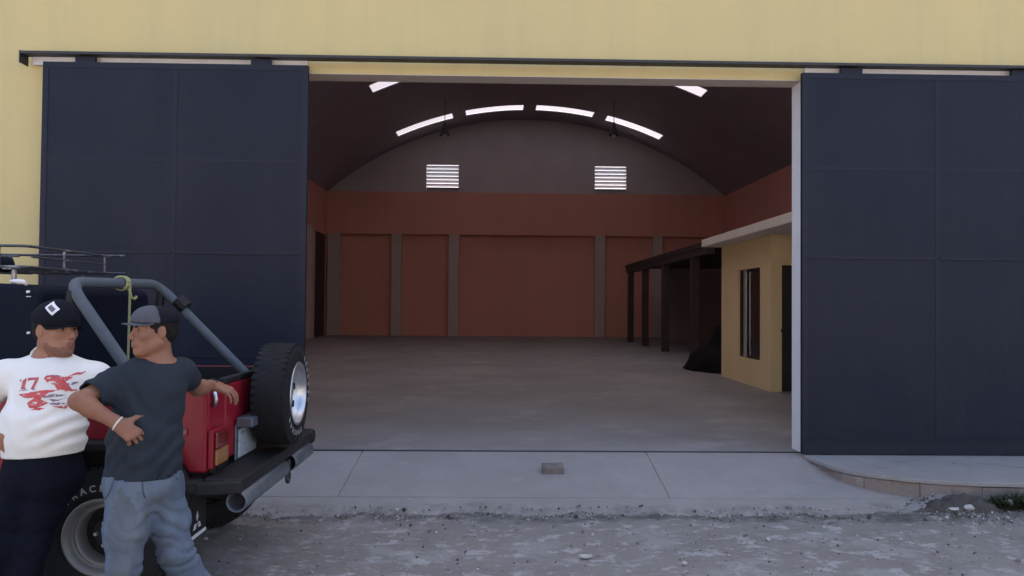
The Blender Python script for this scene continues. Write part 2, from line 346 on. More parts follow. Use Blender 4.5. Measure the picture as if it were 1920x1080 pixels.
# sidewalk with curved brick kerb
cur = [(3.02, 7.62), (3.035, 7.45), (3.06, 7.2), (3.10, 6.98), (3.17, 6.85), (3.26, 6.75), (3.40, 6.65), (3.58, 6.54), (3.85, 6.45), (4.15, 6.40), (4.6, 6.37), (5.4, 6.35), (8, 6.34), (14, 6.34)]
def smooth_curve(p, n=6):
    out = []
    for i in range(len(p) - 1):
        a, b, c, d = p[max(i - 1, 0)], p[i], p[i + 1], p[min(i + 2, len(p) - 1)]
        for k in range(n):
            t = k / n
            out.append(tuple(.5 * ((2 * b[q]) + (-a[q] + c[q]) * t + (2 * a[q] - 5 * b[q] + 4 * c[q] - d[q]) * t * t + (-a[q] + 3 * b[q] - 3 * c[q] + d[q]) * t ** 3) for q in (0, 1)))
    out.append(p[-1]); return out
cv = smooth_curve(cur)
inn = []
for i, p in enumerate(cv):
    a = Vector(cv[max(i - 1, 0)]); b = Vector(cv[min(i + 1, len(cv) - 1)]); t = (b - a).normalized(); nrm = Vector((-t.y, t.x))
    inn.append((p[0] + nrm.x * .09, min(p[1] + nrm.y * .09, 7.62)))
mb = MB()
poly = [(p[0] + .012 * mnoise.noise((i * .31, 0, 0)), p[1] + .010 * mnoise.noise((i * .37, 5, 0))) for i, p in enumerate(cv)] + [(14, 7.69), (3.06, 7.69)]
mb.prism(poly, .186, .222, 'xy'); mb.prism(inn + [(14, 7.69), (3.2, 7.69)], -.1, .184, 'xy')
tag(mb.build('sidewalk', M['sidewalk'], bevel=.006), 'raised cracked concrete sidewalk under the right sliding door', 'sidewalk', kind='structure')
mb = MB(); n = len(cv); acc = 0; start = 0
for i in range(1, n):
    acc += math.dist(cv[i], cv[i - 1])
    if acc > .21 or i == n - 1:
        jx, jz = random.uniform(-.012, .008), random.uniform(-.006, 0)
        seg_ = range(start, i + 1); V = []
        for k in seg_:
            t = 0 if i == start else (k - start) / (i - start)
            e = .010 if k in (start, i) else 0
            dx, dy = cv[k][0] - inn[k][0], cv[k][1] - inn[k][1]; L_ = math.hypot(dx, dy) or 1; ux, uy = dx / L_, dy / L_
            ox, oy = cv[k][0] + ux * (jx - .016), cv[k][1] + uy * (jx - .016)
            if k == start: ox += .004 * uy; oy -= .004 * ux
            V += [(inn[k][0] - ux * .002, inn[k][1] - uy * .002, .183 + jz), (ox, oy, .183 + jz), (ox, oy, -.08), (inn[k][0] - ux * .002, inn[k][1] - uy * .002, -.08)]
        m_ = i - start + 1
        mb.add(V, [(a * 4 + r, a * 4 + (r + 1) % 4, (a + 1) * 4 + (r + 1) % 4, (a + 1) * 4 + r) for a in range(m_ - 1) for r in range(4)] + [(3, 2, 1, 0), tuple((m_ - 1) * 4 + r for r in range(4))])
        start = i; acc = 0
tag(mb.build('kerb', M['brick_kerb'], bevel=.008), 'curved reddish brick kerb edging the raised sidewalk', 'kerb', kind='structure')
# hall floor
mb = MB(); mb.box(HX0, HX1, 7.78, BY + .4, 0, FLOOR)
tag(mb.build('floor', M['hall_floor']), 'dusty grey concrete floor of the empty hall', 'floor', kind='structure')

# ================================================================== WAREHOUSE
wh = empty('warehouse', (HC, FY, 0), 'large yellow warehouse with open bay, vaulted roof and orange inside walls', 'warehouse')
mb = MB(); T = .22
mb.box(-11, OX0, FY, FY + T, -.1, OZ); mb.box(OX1, 14.5, FY, FY + T, -.1, OZ); mb.box(-11, 14.5, FY, FY + T, OZ, 10.9)
mb.build('front_wall', M['yellow'], wh)
mb = MB(); mb.box(OX1 - .006, OX1 - .0005, FY - .004, FY + T + .02, FLOOR, OZ - .004); mb.box(OX1 - .006, OX1 + .07, FY - .008, FY - .0005, FLOOR, OZ + .0)
mb.build('door_jamb', M['trim'], wh)
mb = MB(); mb.box(OX0, OX1, FY - .002, FY + T + .02, OZ - .008, OZ - .001)
mb.build('lintel_soffit', M['soffit'], wh)
# track in the floor
mb = MB(); mb.box(-5.2, OX1 + .02, 7.66, 7.78, .1, FLOOR - .012)
mb.box(-5.2, OX1 + .02, 7.71, 7.722, FLOOR - .012, FLOOR + .004)
mb.build('floor_track', M['dark_steel'], wh)
# overhead rail
ra, rb = W(47, 103, 7.6).x, 9.0
RZ = W(700, 112, 7.6).z
mb = MB(); mb.box(ra, rb, 7.531, 7.66, RZ - .006, RZ + .012); mb.box(ra, rb, 7.515, 7.53, RZ - .014, RZ + .014); mb.box(ra - .012, ra, 7.52, 7.66, RZ - .10, RZ + .02)
for i in range(14):
    x = ra + .4 + i * .95
    mb.box(x - .010, x + .010, 7.56, 7.70, RZ + .012, RZ + .022)
mb.build('door_rail', M['dark_steel'], wh, bevel=.003)
for a, b in ((ra + .05, W(574, 120, 7.6).x), (OX1 + .01, rb)):
    mb = MB(); mb.box(a, b, 7.645, 7.66, RZ - .085, RZ - .0065); mb.build('rail_flashing', M['galv'], wh)

# side walls, orange, with columns; back wall with a beam over recessed panels
mb = MB()
SP = 6.85
mb.box(HX0 - .3, HX0, FY + T, BY + .6, -.1, SP + .05)
mb.build('side_wall', M['orange'], wh)
mb = MB(); mb.box(HX1, HX1 + .3, FY + T, BY + .6, -.1, SP + .05)
mb.build('side_wall', M['orange'], wh)
BZ = W(980, 441, BY).z
mb = MB(); mb.box(HX0, HX1, BY + .28, BY + .5, FLOOR, BZ)
mb.box(HX0, HX1, BY, BY + .5, BZ, SP)
mb.build('back_wall', M['orange'], wh)
for (a, b) in ((613, 637), (733, 752), (840, 860), (1115, 1134), (1223, 1242), (1338, 1360)):
    mb = MB(); mb.box(W(a, 540, BY).x, W(b, 540, BY).x, BY - .012, BY + .279, FLOOR, BZ - .002)
    mb.build('column', M['column'], wh, bevel=.02)
for yc in (32.2, 26.0, 19.5, 13.0):
    mb = MB(); mb.box(HX0 + .001, HX0 + .22, yc - .3, yc + .3, FLOOR, BZ); mb.build('column', M['column'], wh, bevel=.02)
mb = MB(); mb.box(HX0 + .001, HX0 + .03, 33.1, 35.2, FLOOR, BZ - .1)
sdoor = mb.build('side_door', M['dark_wood'], wh)

# gable over the back wall, pierced by two louvred vents
vents = []
for (a, b) in ((800, 860), (1115, 1174)):
    p, q = W(a, 309 if a < 1000 else 312, BY + .1), W(b, 357 if a < 1000 else 360, BY + .1); vents.append((p.x, q.x, q.z, p.z))
gx = sorted(set([HX0 + i * (HX1 - HX0) / 40 for i in range(41)] + [v for t in vents for v in t[:2]]))
mb = MB()
for i in range(len(gx) - 1):
    a, b = gx[i], gx[i + 1]; mid = (a + b) / 2; za, zb = max(arch(a), SP + .001) + .02, max(arch(b), SP + .001) + .02
    hole = [t for t in vents if t[0] < mid < t[1]]
    segs = [(SP, hole[0][2], SP, hole[0][2]), (hole[0][3], za, hole[0][3], zb)] if hole else [(SP, za, SP, zb)]
    for (l0, h0, l1, h1) in segs:
        V = [(a, BY + .06, l0), (b, BY + .06, l1), (b, BY + .06, h1), (a, BY + .06, h0), (a, BY + .22, l0), (b, BY + .22, l1), (b, BY + .22, h1), (a, BY + .22, h0)]
        mb.add(V, [(0, 1, 2, 3), (7, 6, 5, 4), (0, 4, 5, 1), (3, 2, 6, 7), (0, 3, 7, 4), (1, 5, 6, 2)])
mb.build('gable_wall', M['gable'], wh)
M['slat'] = mat('vent_slat', (.42, .42, .47), .7)
for (x0, x1, z0, z1) in vents:
    vent = MB(); n = 7
    for k in range(n):
        zc = z0 + (k + .25) * (z1 - z0) / n; h = (z1 - z0) / n
        vent.obox(((x0 + x1) / 2, BY + .15, zc + h * .15), ((1, 0, 0), (0, 1, -.9), (0, .9, 1)), ((x1 - x0) / 2 - .004, .092, .010))
    vo = vent.build('louvre_vent', M['slat'], wh)
    fr = MB(); t = .035
    fr.box(x0 - t, x1 + t, BY + .02, BY + .059, z0 - t, z0); fr.box(x0 - t, x1 + t, BY + .02, BY + .059, z1, z1 + t)
    fr.box(x0 - t, x0, BY + .02, BY + .059, z0, z1); fr.box(x1, x1 + t, BY + .02, BY + .059, z0, z1)
    fr.build('frame', M['gable'], vo)

# vaulted sheet roof with translucent strips
segx = [(-5.76, -3.35), (-2.78, -.28), (.28, 2.78), (3.35, 5.76)]
rows = [(8.3, 10.6), (11.5, 14.0), (14.9, 17.4), (18.3, 20.9), (21.6, 23.7), (26.05, 26.95), (33.05, 33.95)]  # nearer rows lie out of view, added and widened to brighten the hall
bx = sorted(set([round(HX0 + i * (HX1 - HX0) / 60, 3) for i in range(61)] + [HC + v for s in segx for v in s]))
byy = sorted(set([FY + T, BY + .7] + [v for r in rows for v in r]))
mb = MB()
for j in range(len(byy) - 1):
    for i in range(len(bx) - 1):
        xm = (bx[i] + bx[i + 1]) / 2; ym = (byy[j] + byy[j + 1]) / 2
        if any(r[0] < ym < r[1] for r in rows) and any(HC + s[0] < xm < HC + s[1] for s in segx): continue
        mb.add([(bx[i], byy[j], arch(bx[i])), (bx[i + 1], byy[j], arch(bx[i + 1])), (bx[i + 1], byy[j + 1], arch(bx[i + 1])), (bx[i], byy[j + 1], arch(bx[i]))], [(0, 1, 2, 3)])
import bmesh
me = bpy.data.meshes.new('roof'); me.from_pydata(mb.v, [], mb.f); me.materials.append(M['roof'])
bm = bmesh.new(); bm.from_mesh(me); bmesh.ops.remove_doubles(bm, verts=bm.verts, dist=.0005)
g = bmesh.ops.extrude_face_region(bm, geom=bm.faces[:]); 
for q in g['geom']:
    if isinstance(q, bmesh.types.BMVert): q.co.z += .04
bmesh.ops.recalc_face_normals(bm, faces=bm.faces); bm.to_mesh(me); bm.free()
roof = link_obj('roof', me, wh)
for r in rows:
    for s in segx:
        mb = MB(); n = 16; V = []
        for i in range(n + 1):
            x = HC + s[0] - .03 + (s[1] - s[0] + .06) * i / n
            V += [(x, r[0] - .03, arch(x) + .055), (x, r[1] + .03, arch(x) + .055)]
        mb.add(V, [(2 * i, 2 * i + 2, 2 * i + 3, 2 * i + 1) for i in range(n)])
        mb.build('skylight', M['skylight'], roof, smooth='all')
# ribs under the roof
for y in ():
    mb = MB(); pts = [(HC + (i / 20 - 1) * 9.15, y, arch(HC + (i / 20 - 1) * 9.15) - .10) for i in range(41)]
    mb.tube(pts, .07, 6)
    mb.build('roof_rib', M['roof'], wh, smooth=True)

# pendant lamps, unlit
M['lamp_shade'] = mat('lamp_shade', (.10, .09, .10), .6)
M['lamp_glass'] = mat('lamp_glass', (.7, .68, .70), .3)
for nm, px, top in (('left', 834, 216), ('right', 1151, 219)):
    p = W(px, 247, 30.6); zt = arch(p.x)
    t = empty('pendant_lamp', (p.x, p.y, p.z), 'dark pendant lamp hanging under the vault above the %s louvred vent' % nm, 'pendant lamp', 'pendant lamps under the vault')
    m_ = MB(); m_.tube([(p.x, p.y, zt), (p.x, p.y, p.z + .25)], .014, 8); m_.build('rod', M['dark_steel'], t)
    m_ = MB(); m_.lathe([(.05, .38), (.06, .2), (.11, .1), (.21, -.15), (.20, -.15), (.10, .1)], p, 'z', 20); m_.build('lamp_shade', M['lamp_shade'], t, smooth=True)
    m_ = MB(); m_.lathe([(0, .05), (.06, .0), (.10, -.10), (.08, -.2), (0, -.25)], p, 'z', 16); m_.build('bulb', M['lamp_glass'], t, smooth=True)

# office booth inside on the right
OWX = 4.72; OY0, OY1 = 13.25, 16.2
ST = W(1317, 449, 16.2).z
of = empty('office_booth', (OWX, OY0, FLOOR), 'small yellow office with flat white roof inside the hall on the right', 'office')
ws = [(W(1383, 560, 1).x, 0)]
def ywall(px, x): # depth where pixel column px meets the plane X = x
    lo, hi = 5., 40.
    for _ in range(50):
        m_ = (lo + hi) / 2
        if W(px, 560, m_).x < x: lo = m_
        else: hi = m_
    return lo
OY1 = ywall(1353, OWX); OY0 = ywall(1446, OWX)
wy1, wy0 = ywall(1383, OWX), ywall(1425, OWX)
wz0, wz1 = W(1383, 668, wy1).z, W(1383, 507, wy1).z
th = .16
mb = MB()
mb.box(OWX, OWX + th, OY0, wy0, FLOOR, ST - .16); mb.box(OWX, OWX + th, wy1, OY1, FLOOR, ST - .16)
mb.box(OWX, OWX + th, wy0, wy1, FLOOR, wz0); mb.box(OWX, OWX + th, wy0, wy1, wz1, ST - .16)
dx0 = W(1466, 600, OY0).x; dz = W(1460, 497, OY0).z
mb.box(OWX + th, dx0, OY0, OY0 + th, FLOOR, ST - .16); mb.box(dx0 + .95, HX1, OY0, OY0 + th, FLOOR, ST - .16); mb.box(dx0, dx0 + .95, OY0, OY0 + th, dz, ST - .16)
mb.box(OWX + th, HX1, OY1 - th, OY1, FLOOR, ST - .16)
mb.build('wall', M['office'], of)
mb = MB(); mb.box(4.36, HX1, 10.4, OY1 + .25, ST - .155, ST); mb.build('roof_slab', M['white_slab'], of, bevel=.01)
win = MB(); fw = .05
win.box(OWX + .05, OWX + .10, wy0, wy0 + fw, wz0, wz1); win.box(OWX + .05, OWX + .10, wy1 - fw, wy1, wz0, wz1)
win.box(OWX + .05, OWX + .10, wy0 + fw, wy1 - fw, wz0, wz0 + fw); win.box(OWX + .05, OWX + .10, wy0 + fw, wy1 - fw, wz1 - fw, wz1)
wo = win.build('window', M['dark_wood'], of)
mb = MB(); my = ywall(1394, OWX); mb.box(OWX + .02, OWX + .049, my - .055, my + .055, wz0 + .01, wz1 - .01); mb.build('mullion', M['alu'], wo)
mb = MB(); mb.box(OWX + .07, OWX + .076, wy0 + fw, wy1 - fw, wz0 + fw, wz1 - fw); mb.build('pane', M['glass'], wo)
mb = MB(); mb.box(dx0 + .003, dx0 + .947, OY0 + .06, OY0 + .10, FLOOR + .01, dz - .003); dro = mb.build('door', M['dark_steel'], of)
hp = W(1470, 620, OY0)
mb = MB(); mb.tube([(hp.x - .0 + .03, OY0 + .06, hp.z), (hp.x + .03, OY0 - .01, hp.z), (hp.x + .15, OY0 - .012, hp.z + .01)], .013, 8); mb.box(hp.x - .06, hp.x + .06, OY0 - .035, OY0 - .016, hp.z - .03, hp.z + .03); mb.build('handle', M['dark_steel'], dro)

# lean-to shed behind the office
sh = empty('lean_to_shed', (5.5, 21, FLOOR), 'dark timber lean-to shed on posts behind the yellow office', 'shed')
def shz(y): return W(1166, 497, 31.8).z
SX = 5.45; szt = shz(0)
mb = MB(); mb.add([(SX - .1, 19.5, szt - .15), (SX - .1, 31.9, szt - .15), (HX1 - .01, 31.9, szt - .11), (HX1 - .01, 19.5, szt - .11), (SX - .1, 19.5, szt), (SX - .1, 31.9, szt), (HX1 - .01, 31.9, szt + .2), (HX1 - .01, 19.5, szt + .2)],
              [(0, 1, 2, 3), (7, 6, 5, 4), (0, 4, 5, 1), (1, 5, 6, 2), (2, 6, 7, 3), (3, 7, 4, 0)])
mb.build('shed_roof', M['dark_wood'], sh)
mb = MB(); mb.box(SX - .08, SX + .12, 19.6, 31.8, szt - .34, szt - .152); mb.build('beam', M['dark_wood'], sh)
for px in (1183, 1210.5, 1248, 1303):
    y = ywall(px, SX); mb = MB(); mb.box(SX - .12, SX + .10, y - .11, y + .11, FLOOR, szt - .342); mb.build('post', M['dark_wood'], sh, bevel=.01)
# tarp covered heap under the shed, against the back of the office
mb = MB(); n, mm = 56, 22; V = []
hx_, hy_ = OWX + .55, OY1 + 1.6
for i in range(mm + 1):
    t = i / mm
    for k in range(n):
        a = 2 * math.pi * k / n; r_ = (1 - t) * (1 + .22 * mnoise.noise((math.cos(a) * 1.5, math.sin(a) * 1.5, 3)))
        q = Vector((.92 * r_ * math.cos(a), 1.1 * r_ * math.sin(a), 1.15 * t ** .85))
        d = .15 * mnoise.noise(q * 2.2) + .03 * mnoise.noise(q * 6)
        V.append((hx_ + q.x + d * math.cos(a), hy_ + q.y + d * math.sin(a), max(FLOOR, FLOOR + q.z + d * .8 * (t > 0))))
mb.add(V, [(i * n + k, i * n + (k + 1) % n, (i + 1) * n + (k + 1) % n, (i + 1) * n + k) for i in range(mm) for k in range(n)])
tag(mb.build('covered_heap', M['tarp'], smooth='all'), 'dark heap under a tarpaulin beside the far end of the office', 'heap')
mb = MB(); mb.box(W(1243, 560, 31.7).x, HX1 - .02, 31.55, 31.65, FLOOR, szt - .16); mb.box(HX1 - .12, HX1 - .021, 19.6, 31.549, FLOOR, szt - .115)  # dark panels added where the walls under the shed are only in shade
M['shade_panel'] = mat('shade_panel_tone', (.34, .27, .31), .8, var=(2, (.24, .19, .22), .7), bump=[(12, .4, .01)])
mb.build('shed_shade_panel', M['shade_panel'], sh)

# ================================================================== SLIDING DOORS
DY = 7.56
def sliding_door(x0, x1, label, vx, hz, right):
    zt, zb = RZ - .078, FLOOR + .012
    t = empty('sliding_door', ((x0 + x1) / 2, DY, zb), label, 'sliding door', 'navy sliding doors of the warehouse')
    mb = MB(); mb.box(x0, x1, DY, DY + .045, zb, zt)
    o = mb.build('door_panel', M['navy'], t, bevel=.003)
    mb = MB(); fw = .055
    e = .004
    mb.box(x0, x0 + fw, DY - e, DY - .0003, zb, zt); mb.box(x1 - fw, x1, DY - e, DY - .0003, zb, zt)
    mb.box(x0 + fw, x1 - fw, DY - e, DY - .0003, zt - fw, zt); mb.box(x0 + fw, x1 - fw, DY - e, DY - .0003, zb, zb + .14)
    mb.box(x0 + fw, x1 - fw, DY - .012, DY - e, zb + .14, zb + .155)
    mb.build('frame', M['navy_edge'], t)
    mb = MB()
    for x in vx: mb.box(x - .02, x + .02, DY - .003, DY - .0004, zb + .156, zt - fw - .001)
    prev = zb
    for z, e2 in hz:
        xs_ = [x0 + fw] + [v for x in vx for v in (x - .02, x + .02)] + [x1 - fw]
        for a, b in zip(xs_[::2], xs_[1::2]): mb.box(a + .001, b - .001, DY - e2, DY - .0004, z - .014, z + .014)
    mb.build('seam_strip', M['navy_edge'], t)
    return t, zt
lx0, lx1 = W(73, 480, DY).x, W(573, 480, DY).x
t, zt = sliding_door(lx0, lx1, 'left navy steel sliding door behind the red off-roader', [W(327, 300, DY).x], [(W(330, 300, DY).z, .0025), (W(450, 474, DY).z, .011), (W(450, 668, DY).z, .010)], 0)
def hanger(px0, px1, t):
    a, b = W(px0, 115, DY).x, W(px1, 115, DY).x
    mb = MB(); mb.box(a, b, DY + .005, DY + .04, zt - .02, RZ - .02)
    mb.build('hanger', M['navy_edge'], t, bevel=.003)
hanger(140, 178, t); hanger(470, 508, t)
rx0 = W(1504, 480, DY).x
t, zt = sliding_door(rx0, rx0 + (lx1 - lx0), 'right navy steel sliding door above the raised sidewalk', [W(1757, 300, DY).x], [(W(1750, 318, DY).z, .0025), (W(1700, 484, DY).z, .011)], 1)
hanger(1577, 1618, t); hanger(1898, 1940, t)

# ================================================================== SMALL THINGS ON THE GROUND
p = WZ(1037, 889, .13); yb = p.y
mb = MB()
zb = ramp_z(yb)
mb.obox((p.x, yb + .055, zb + .036), ((1, .03, 0), (-.03, 1, .15), (0, -.15, 1)), (.098, .06, .042))
tag(mb.build('doorstop_block', M['block'], bevel=.008), 'worn brown concrete block lying alone on the ramp', 'block')
stones = [(1766, 921, .032), (1775, 923, .022), (1783, 917, .045), (1789, 955, .032), (1816, 953, .038), (1884, 937, .05), (1893, 943, .035), (1600, 939, .02), (1749, 926, .02), (770, 938, .024), (778, 962, .02), (1098, 1044, .035), (1284, 1057, .02), (745, 956, .022), (1440, 1012, .02)]
slab_lab = ['pale stone resting against the brick kerb, leftmost of four', 'small pale chip between two bigger stones by the brick kerb', 'largest upright pale stone by the brick kerb', 'flat pale stone on dark dirt below the kerb, left of a pair', 'flat white stone on dark dirt below the kerb, right of a pair',
            'grey stone lying beside the green weeds', 'small grey chip just below the stone beside the weeds', 'small pale chip on the right end of the ramp foot', 'tiny stone at the tip of the concrete ramp by the kerb', 'small dark-topped stone on the ramp foot', 'pale chip on the dirt just below the ramp foot',
            'flat pale stone alone on the street, nearest to the camera', 'small pale stone on the street in front of the ramp, toward the right door', 'pale chip on the dirt left of the ramp stain', 'tiny chip on the street before the right door']
for (px, py, r), lab in zip(stones, slab_lab):
    zz = .10 if px > 1740 else .03 if py < 965 else .012
    q = WZ(px, py, zz)
    bm = bmesh.new(); bmesh.ops.create_icosphere(bm, subdivisions=2, radius=1)
    s1, s2, s3 = random.uniform(.8, 1.2), random.uniform(.7, 1), random.uniform(.4, .65)
    for v in bm.verts:
        k = 1 + .18 * math.sin(v.co.x * 3 + px) + .15 * math.sin(v.co.y * 4 + v.co.z * 3 + py)
        v.co = Vector((v.co.x * s1 * k, v.co.y * s2 * k, v.co.z * s3 * k)) * r
    me = bpy.data.meshes.new('stone'); bm.to_mesh(me); bm.free(); me.materials.append(M['stone'])
    o = link_obj('stone', me); o.location = (q.x, q.y, max(q.z, street_h(q.x, q.y)) + r * s3 * .3)
    tag(o, lab, 'stone', 'loose stones on the street')
# soil heap by the kerb
mb = MB(); nu, nv = 60, 26; V = []
hc2 = WZ(1836, 928, .1)
for j in range(nv + 1):
    for i in range(nu + 1):
        u, v = i / nu * 2 - 1, j / nv * 2 - 1
        x = 3.86 + u * .50; y = 6.27 + v * .15
        e = max(0, 1 - (u * u + v * v) * (1 + .5 * mnoise.noise((u * 2.5, v * 2.5, 1))))
        z = street_h(x, y) - .03 + .062 * e ** .6 + .035 * e * math.exp(-((x - 3.98) / .14) ** 2) + e * (.035 * mnoise.noise((x * 14, y * 14, 2)) + .022 * mnoise.noise((x * 33, y * 33, 6)) + .012 * mnoise.noise((x * 70, y * 70, 6)))
        V.append((x, y, z))
mb.add(V, [(j * (nu + 1) + i, j * (nu + 1) + i + 1, (j + 1) * (nu + 1) + i + 1, (j + 1) * (nu + 1) + i) for j in range(nv) for i in range(nu)])
tag(mb.build('soil_heap', M['dirt'], smooth='all'), 'low heap of dark loose soil against the brick kerb', 'soil heap')
# weeds
mb = MB(); gc = WZ(1912, 918, .12)
for i in range(900):
    a = random.uniform(0, 2 * math.pi); rr = math.sqrt(random.random()); x = 4.27 + .25 * rr * math.cos(a); y = 6.25 + .10 * rr * math.sin(a)
    h = random.uniform(.06, .17) * (1.1 - .5 * rr); d = Vector((random.uniform(-.7, .7), random.uniform(-.7, .5), 1)).normalized(); s = d.orthogonal().normalized() * random.uniform(.003, .008)
    b = Vector((x, y, .04 + random.uniform(0, .05))); m1 = b + d * h * .6; t1 = b + d * h + Vector((d.x, d.y, -.3)) * h * .3
    mb.add([b - s, b + s, m1 + s * 1.2, t1, m1 - s * 1.2], [(0, 1, 2, 4), (4, 2, 3)])
tag(mb.build('weeds', M['grass'], recalc=False), 'low green weeds growing against the kerb at the far right', 'weeds', kind='stuff')

# loose grit and small gravel gathered along the foot of the ramp and thinly over the street
mb = MB()
for i in range(2600):
    q = random.random()
    if q < .45: x = random.uniform(-2.2, 3.7); y = ramp_front(x) - abs(random.gauss(0, .10)) + .02
    elif q < .65: x = random.gauss(3.8, .35); y = 6.14 - abs(random.gauss(0, .14)) + .08
    else: x = random.uniform(-2.2, 5.0); y = random.uniform(4.3, 6.25)
    if mnoise.noise((x * 1.7, y * 2.5, 3)) < random.uniform(-.5, .3): continue
    r = random.uniform(.003, .008) * (1.9 if random.random() < .06 else 1)
    z = max(street_h(x, y), ramp_z(y) if y > ramp_front(x) and x < 3.6 else -1) + r * .25
    ax = Vector((random.uniform(-1, 1), random.uniform(-1, 1), random.uniform(-.4, .4))); b_ = ax.orthogonal(); c_ = ax.cross(b_)
    mb.obox((x, y, z), (ax, b_, c_), (r, r * random.uniform(.6, 1), r * random.uniform(.5, .8)), random.choice((0, 0, 1, 2)))
M['grit_dark'] = mat('grit_dark', (.06, .052, .048), .95); M['grit_mid'] = mat('grit_mid', (.17, .155, .145), .95); M['grit_pale'] = mat('grit_pale', (.36, .345, .33), .95)
tag(mb.build('gravel', [M['grit_mid'], M['grit_dark'], M['grit_pale']], recalc=False), 'loose grit scattered on the street along the foot of the ramp', 'gravel', kind='stuff')

# ================================================================== ADDED HOUSES ACROSS THE STREET (unseen behind the camera, bounce sunlight onto the facade)
M['house_wall'] = mat('cream_plaster', (.62, .55, .44), .9, var=(.7, (.55, .48, .38), .7), bump=[(25, .2, .006)])
M['tile'] = mat('roof_tile_red', (.26, .10, .06), .85, var=(6, (.32, .15, .09), .7), bump=[(30, .4, .01)])
for nm, x0, x1, hgt, lab in (('sun_bounce_house', -13, -1.5, 5.6, 'added unseen cream house across the street that bounces sunlight onto the facade'), ('sun_bounce_house', -1.3, 12, 4.4, 'added unseen lower cream house with a tiled roof that bounces sunlight onto the facade')):
    t = empty('sun_bounce_house', ((x0 + x1) / 2, -12, 0), lab, 'house')
    mb = MB(); mb.box(x0, x1, -20, -12, -.1, hgt); mb.build('wall', M['house_wall'], t)
    mb = MB(); mb.prism([(-20.3, hgt + .002), (-11.6, hgt + .002), (-16, hgt + 1.6)], x0 - .05, x1 + .05, 'yz'); mb.build('roof', M['tile'], t)
    n = 4
    for k in range(n):
        xc = x0 + (k + .5) * (x1 - x0) / n
        if k == 1:
            mb = MB(); mb.box(xc - .5, xc + .5, -11.99, -11.95, 0, 2.2); mb.build('door', M['dark_wood'], t)
        else:
            mb = MB(); mb.box(xc - .6, xc + .6, -11.99, -11.94, 1, 2.4); w_ = mb.build('window', M['dark_wood'], t)
            mb = MB(); mb.box(xc - .5, xc + .5, -11.939, -11.93, 1.1, 2.3); mb.build('pane', M['glass'], w_)

# ================================================================== OFF-ROAD VEHICLE (faces left, parallel to the facade)
JR, JN, JF = -1.605, 4.35, 5.85          # rear face, near side, far side
jp = empty('off_road_vehicle', (-2.8, 5.1, 0), 'red open off-roader with black half cab, grey roll bars and spare wheel on its tailgate', 'off-roader')
def text_geo(body, size, ext=.001):
    cu = bpy.data.curves.new('lettering', 'FONT'); cu.body = body; cu.size = size; cu.extrude = ext; cu.offset = size * .03; cu.align_x = 'CENTER'; cu.align_y = 'CENTER'; cu.resolution_u = 3
    ob = bpy.data.objects.new('lettering', cu); C.objects.link(ob)
    bpy.context.view_layer.update()
    me = bpy.data.meshes.new_from_object(ob.evaluated_get(bpy.context.evaluated_depsgraph_get()))
    v = [tuple(p.co) for p in me.vertices]; f = [tuple(p.vertices) for p in me.polygons]
    bpy.data.objects.remove(ob); bpy.data.curves.remove(cu); bpy.data.meshes.remove(me)
    return v, f
def ring_text(mb, body, c, r, size, view, a0, step):
    for i, ch in enumerate(body):
        if ch == ' ': continue
        a = a0 - (i - (len(body) - 1) / 2) * step
        v, f = text_geo(ch, size)
        V = []
        for (x, y, z) in v:
            u, w = x, y + r
            q = a - math.pi / 2
            px_, pz_ = u * math.cos(q) - w * math.sin(q), u * math.sin(q) + w * math.cos(q)
            V.append((c[0] + px_, c[1] - z, c[2] + pz_) if view == 'y' else (c[0] + z, c[1] + px_, c[2] + pz_))
        mb.add(V, f)

# tub side panels with trapezoid wheel arch
side = [(JR, .72), (JR, 1.20), (-2.84, 1.20), (-2.84, .62), (-2.66, .62), (-2.46, .895), (-1.81, .895), (-1.70, .72)]
cowl = [(-3.66, .62), (-3.66, 1.20), (-4.02, 1.18), (-4.05, .62)]
mb = MB()
for y0, y1 in ((JN, JN + .035), (JF - .035, JF)):
    mb.prism(side, y0, y1); mb.prism(cowl, y0, y1)
mb.box(-4.02, JR - .03, JN + .036, JF - .036, .60, .635)
mb.box(JR - .035, JR - .001, JN + .036, JN + .30, .72, 1.199); mb.box(JR - .035, JR - .001, JF - .30, JF - .036, .72, 1.199)
mb.box(-4.02, -3.9, JN + .036, JF - .036, .64, 1.18)
body = mb.build('body', M['red'], jp, bevel=.016, seg=3)
# wheel houses
mb = MB()
for y0, y1 in ((JN + .036, JN + .33), (JF - .33, JF - .036)):
    mb = MB(); mb.box(-2.72, -1.70, y0, y1, .90, .93); mb.box(-2.72, -1.70, y1 - .02 if y0 < 5 else y0, y1 if y0 < 5 else y0 + .02, .64, .90)
    mb.build('wheel_house', M['black_plastic'], jp)
mb = MB(); mb.box(-3.6, JR - .04, JF - .06, JF - .037, .64, 1.196); mb.box(-3.6, JR - .04, JN + .34, JF - .34, .636, .65); mb.box(JR - .05, JR - .036, JN + .31, JF - .31, .66, 1.186); mb.build('interior_trim', M['seat'], jp)
# doors
for y0, y1 in ((JN - .004, JN + .034), (JF - .034, JF + .004)):
    mb = MB(); mb.prism([(-2.85, .66), (-2.85, 1.20), (-3.65, 1.20), (-3.65, .66)], y0, y1); d = mb.build('door', M['red'], jp, bevel=.012)
    hy = y0 - .02 if y0 < 5 else y1
    mb = MB(); mb.box(-2.99, -2.90, hy, hy + .02, 1.02, 1.06); mb.build('handle', M['black_plastic'], d, bevel=.006)
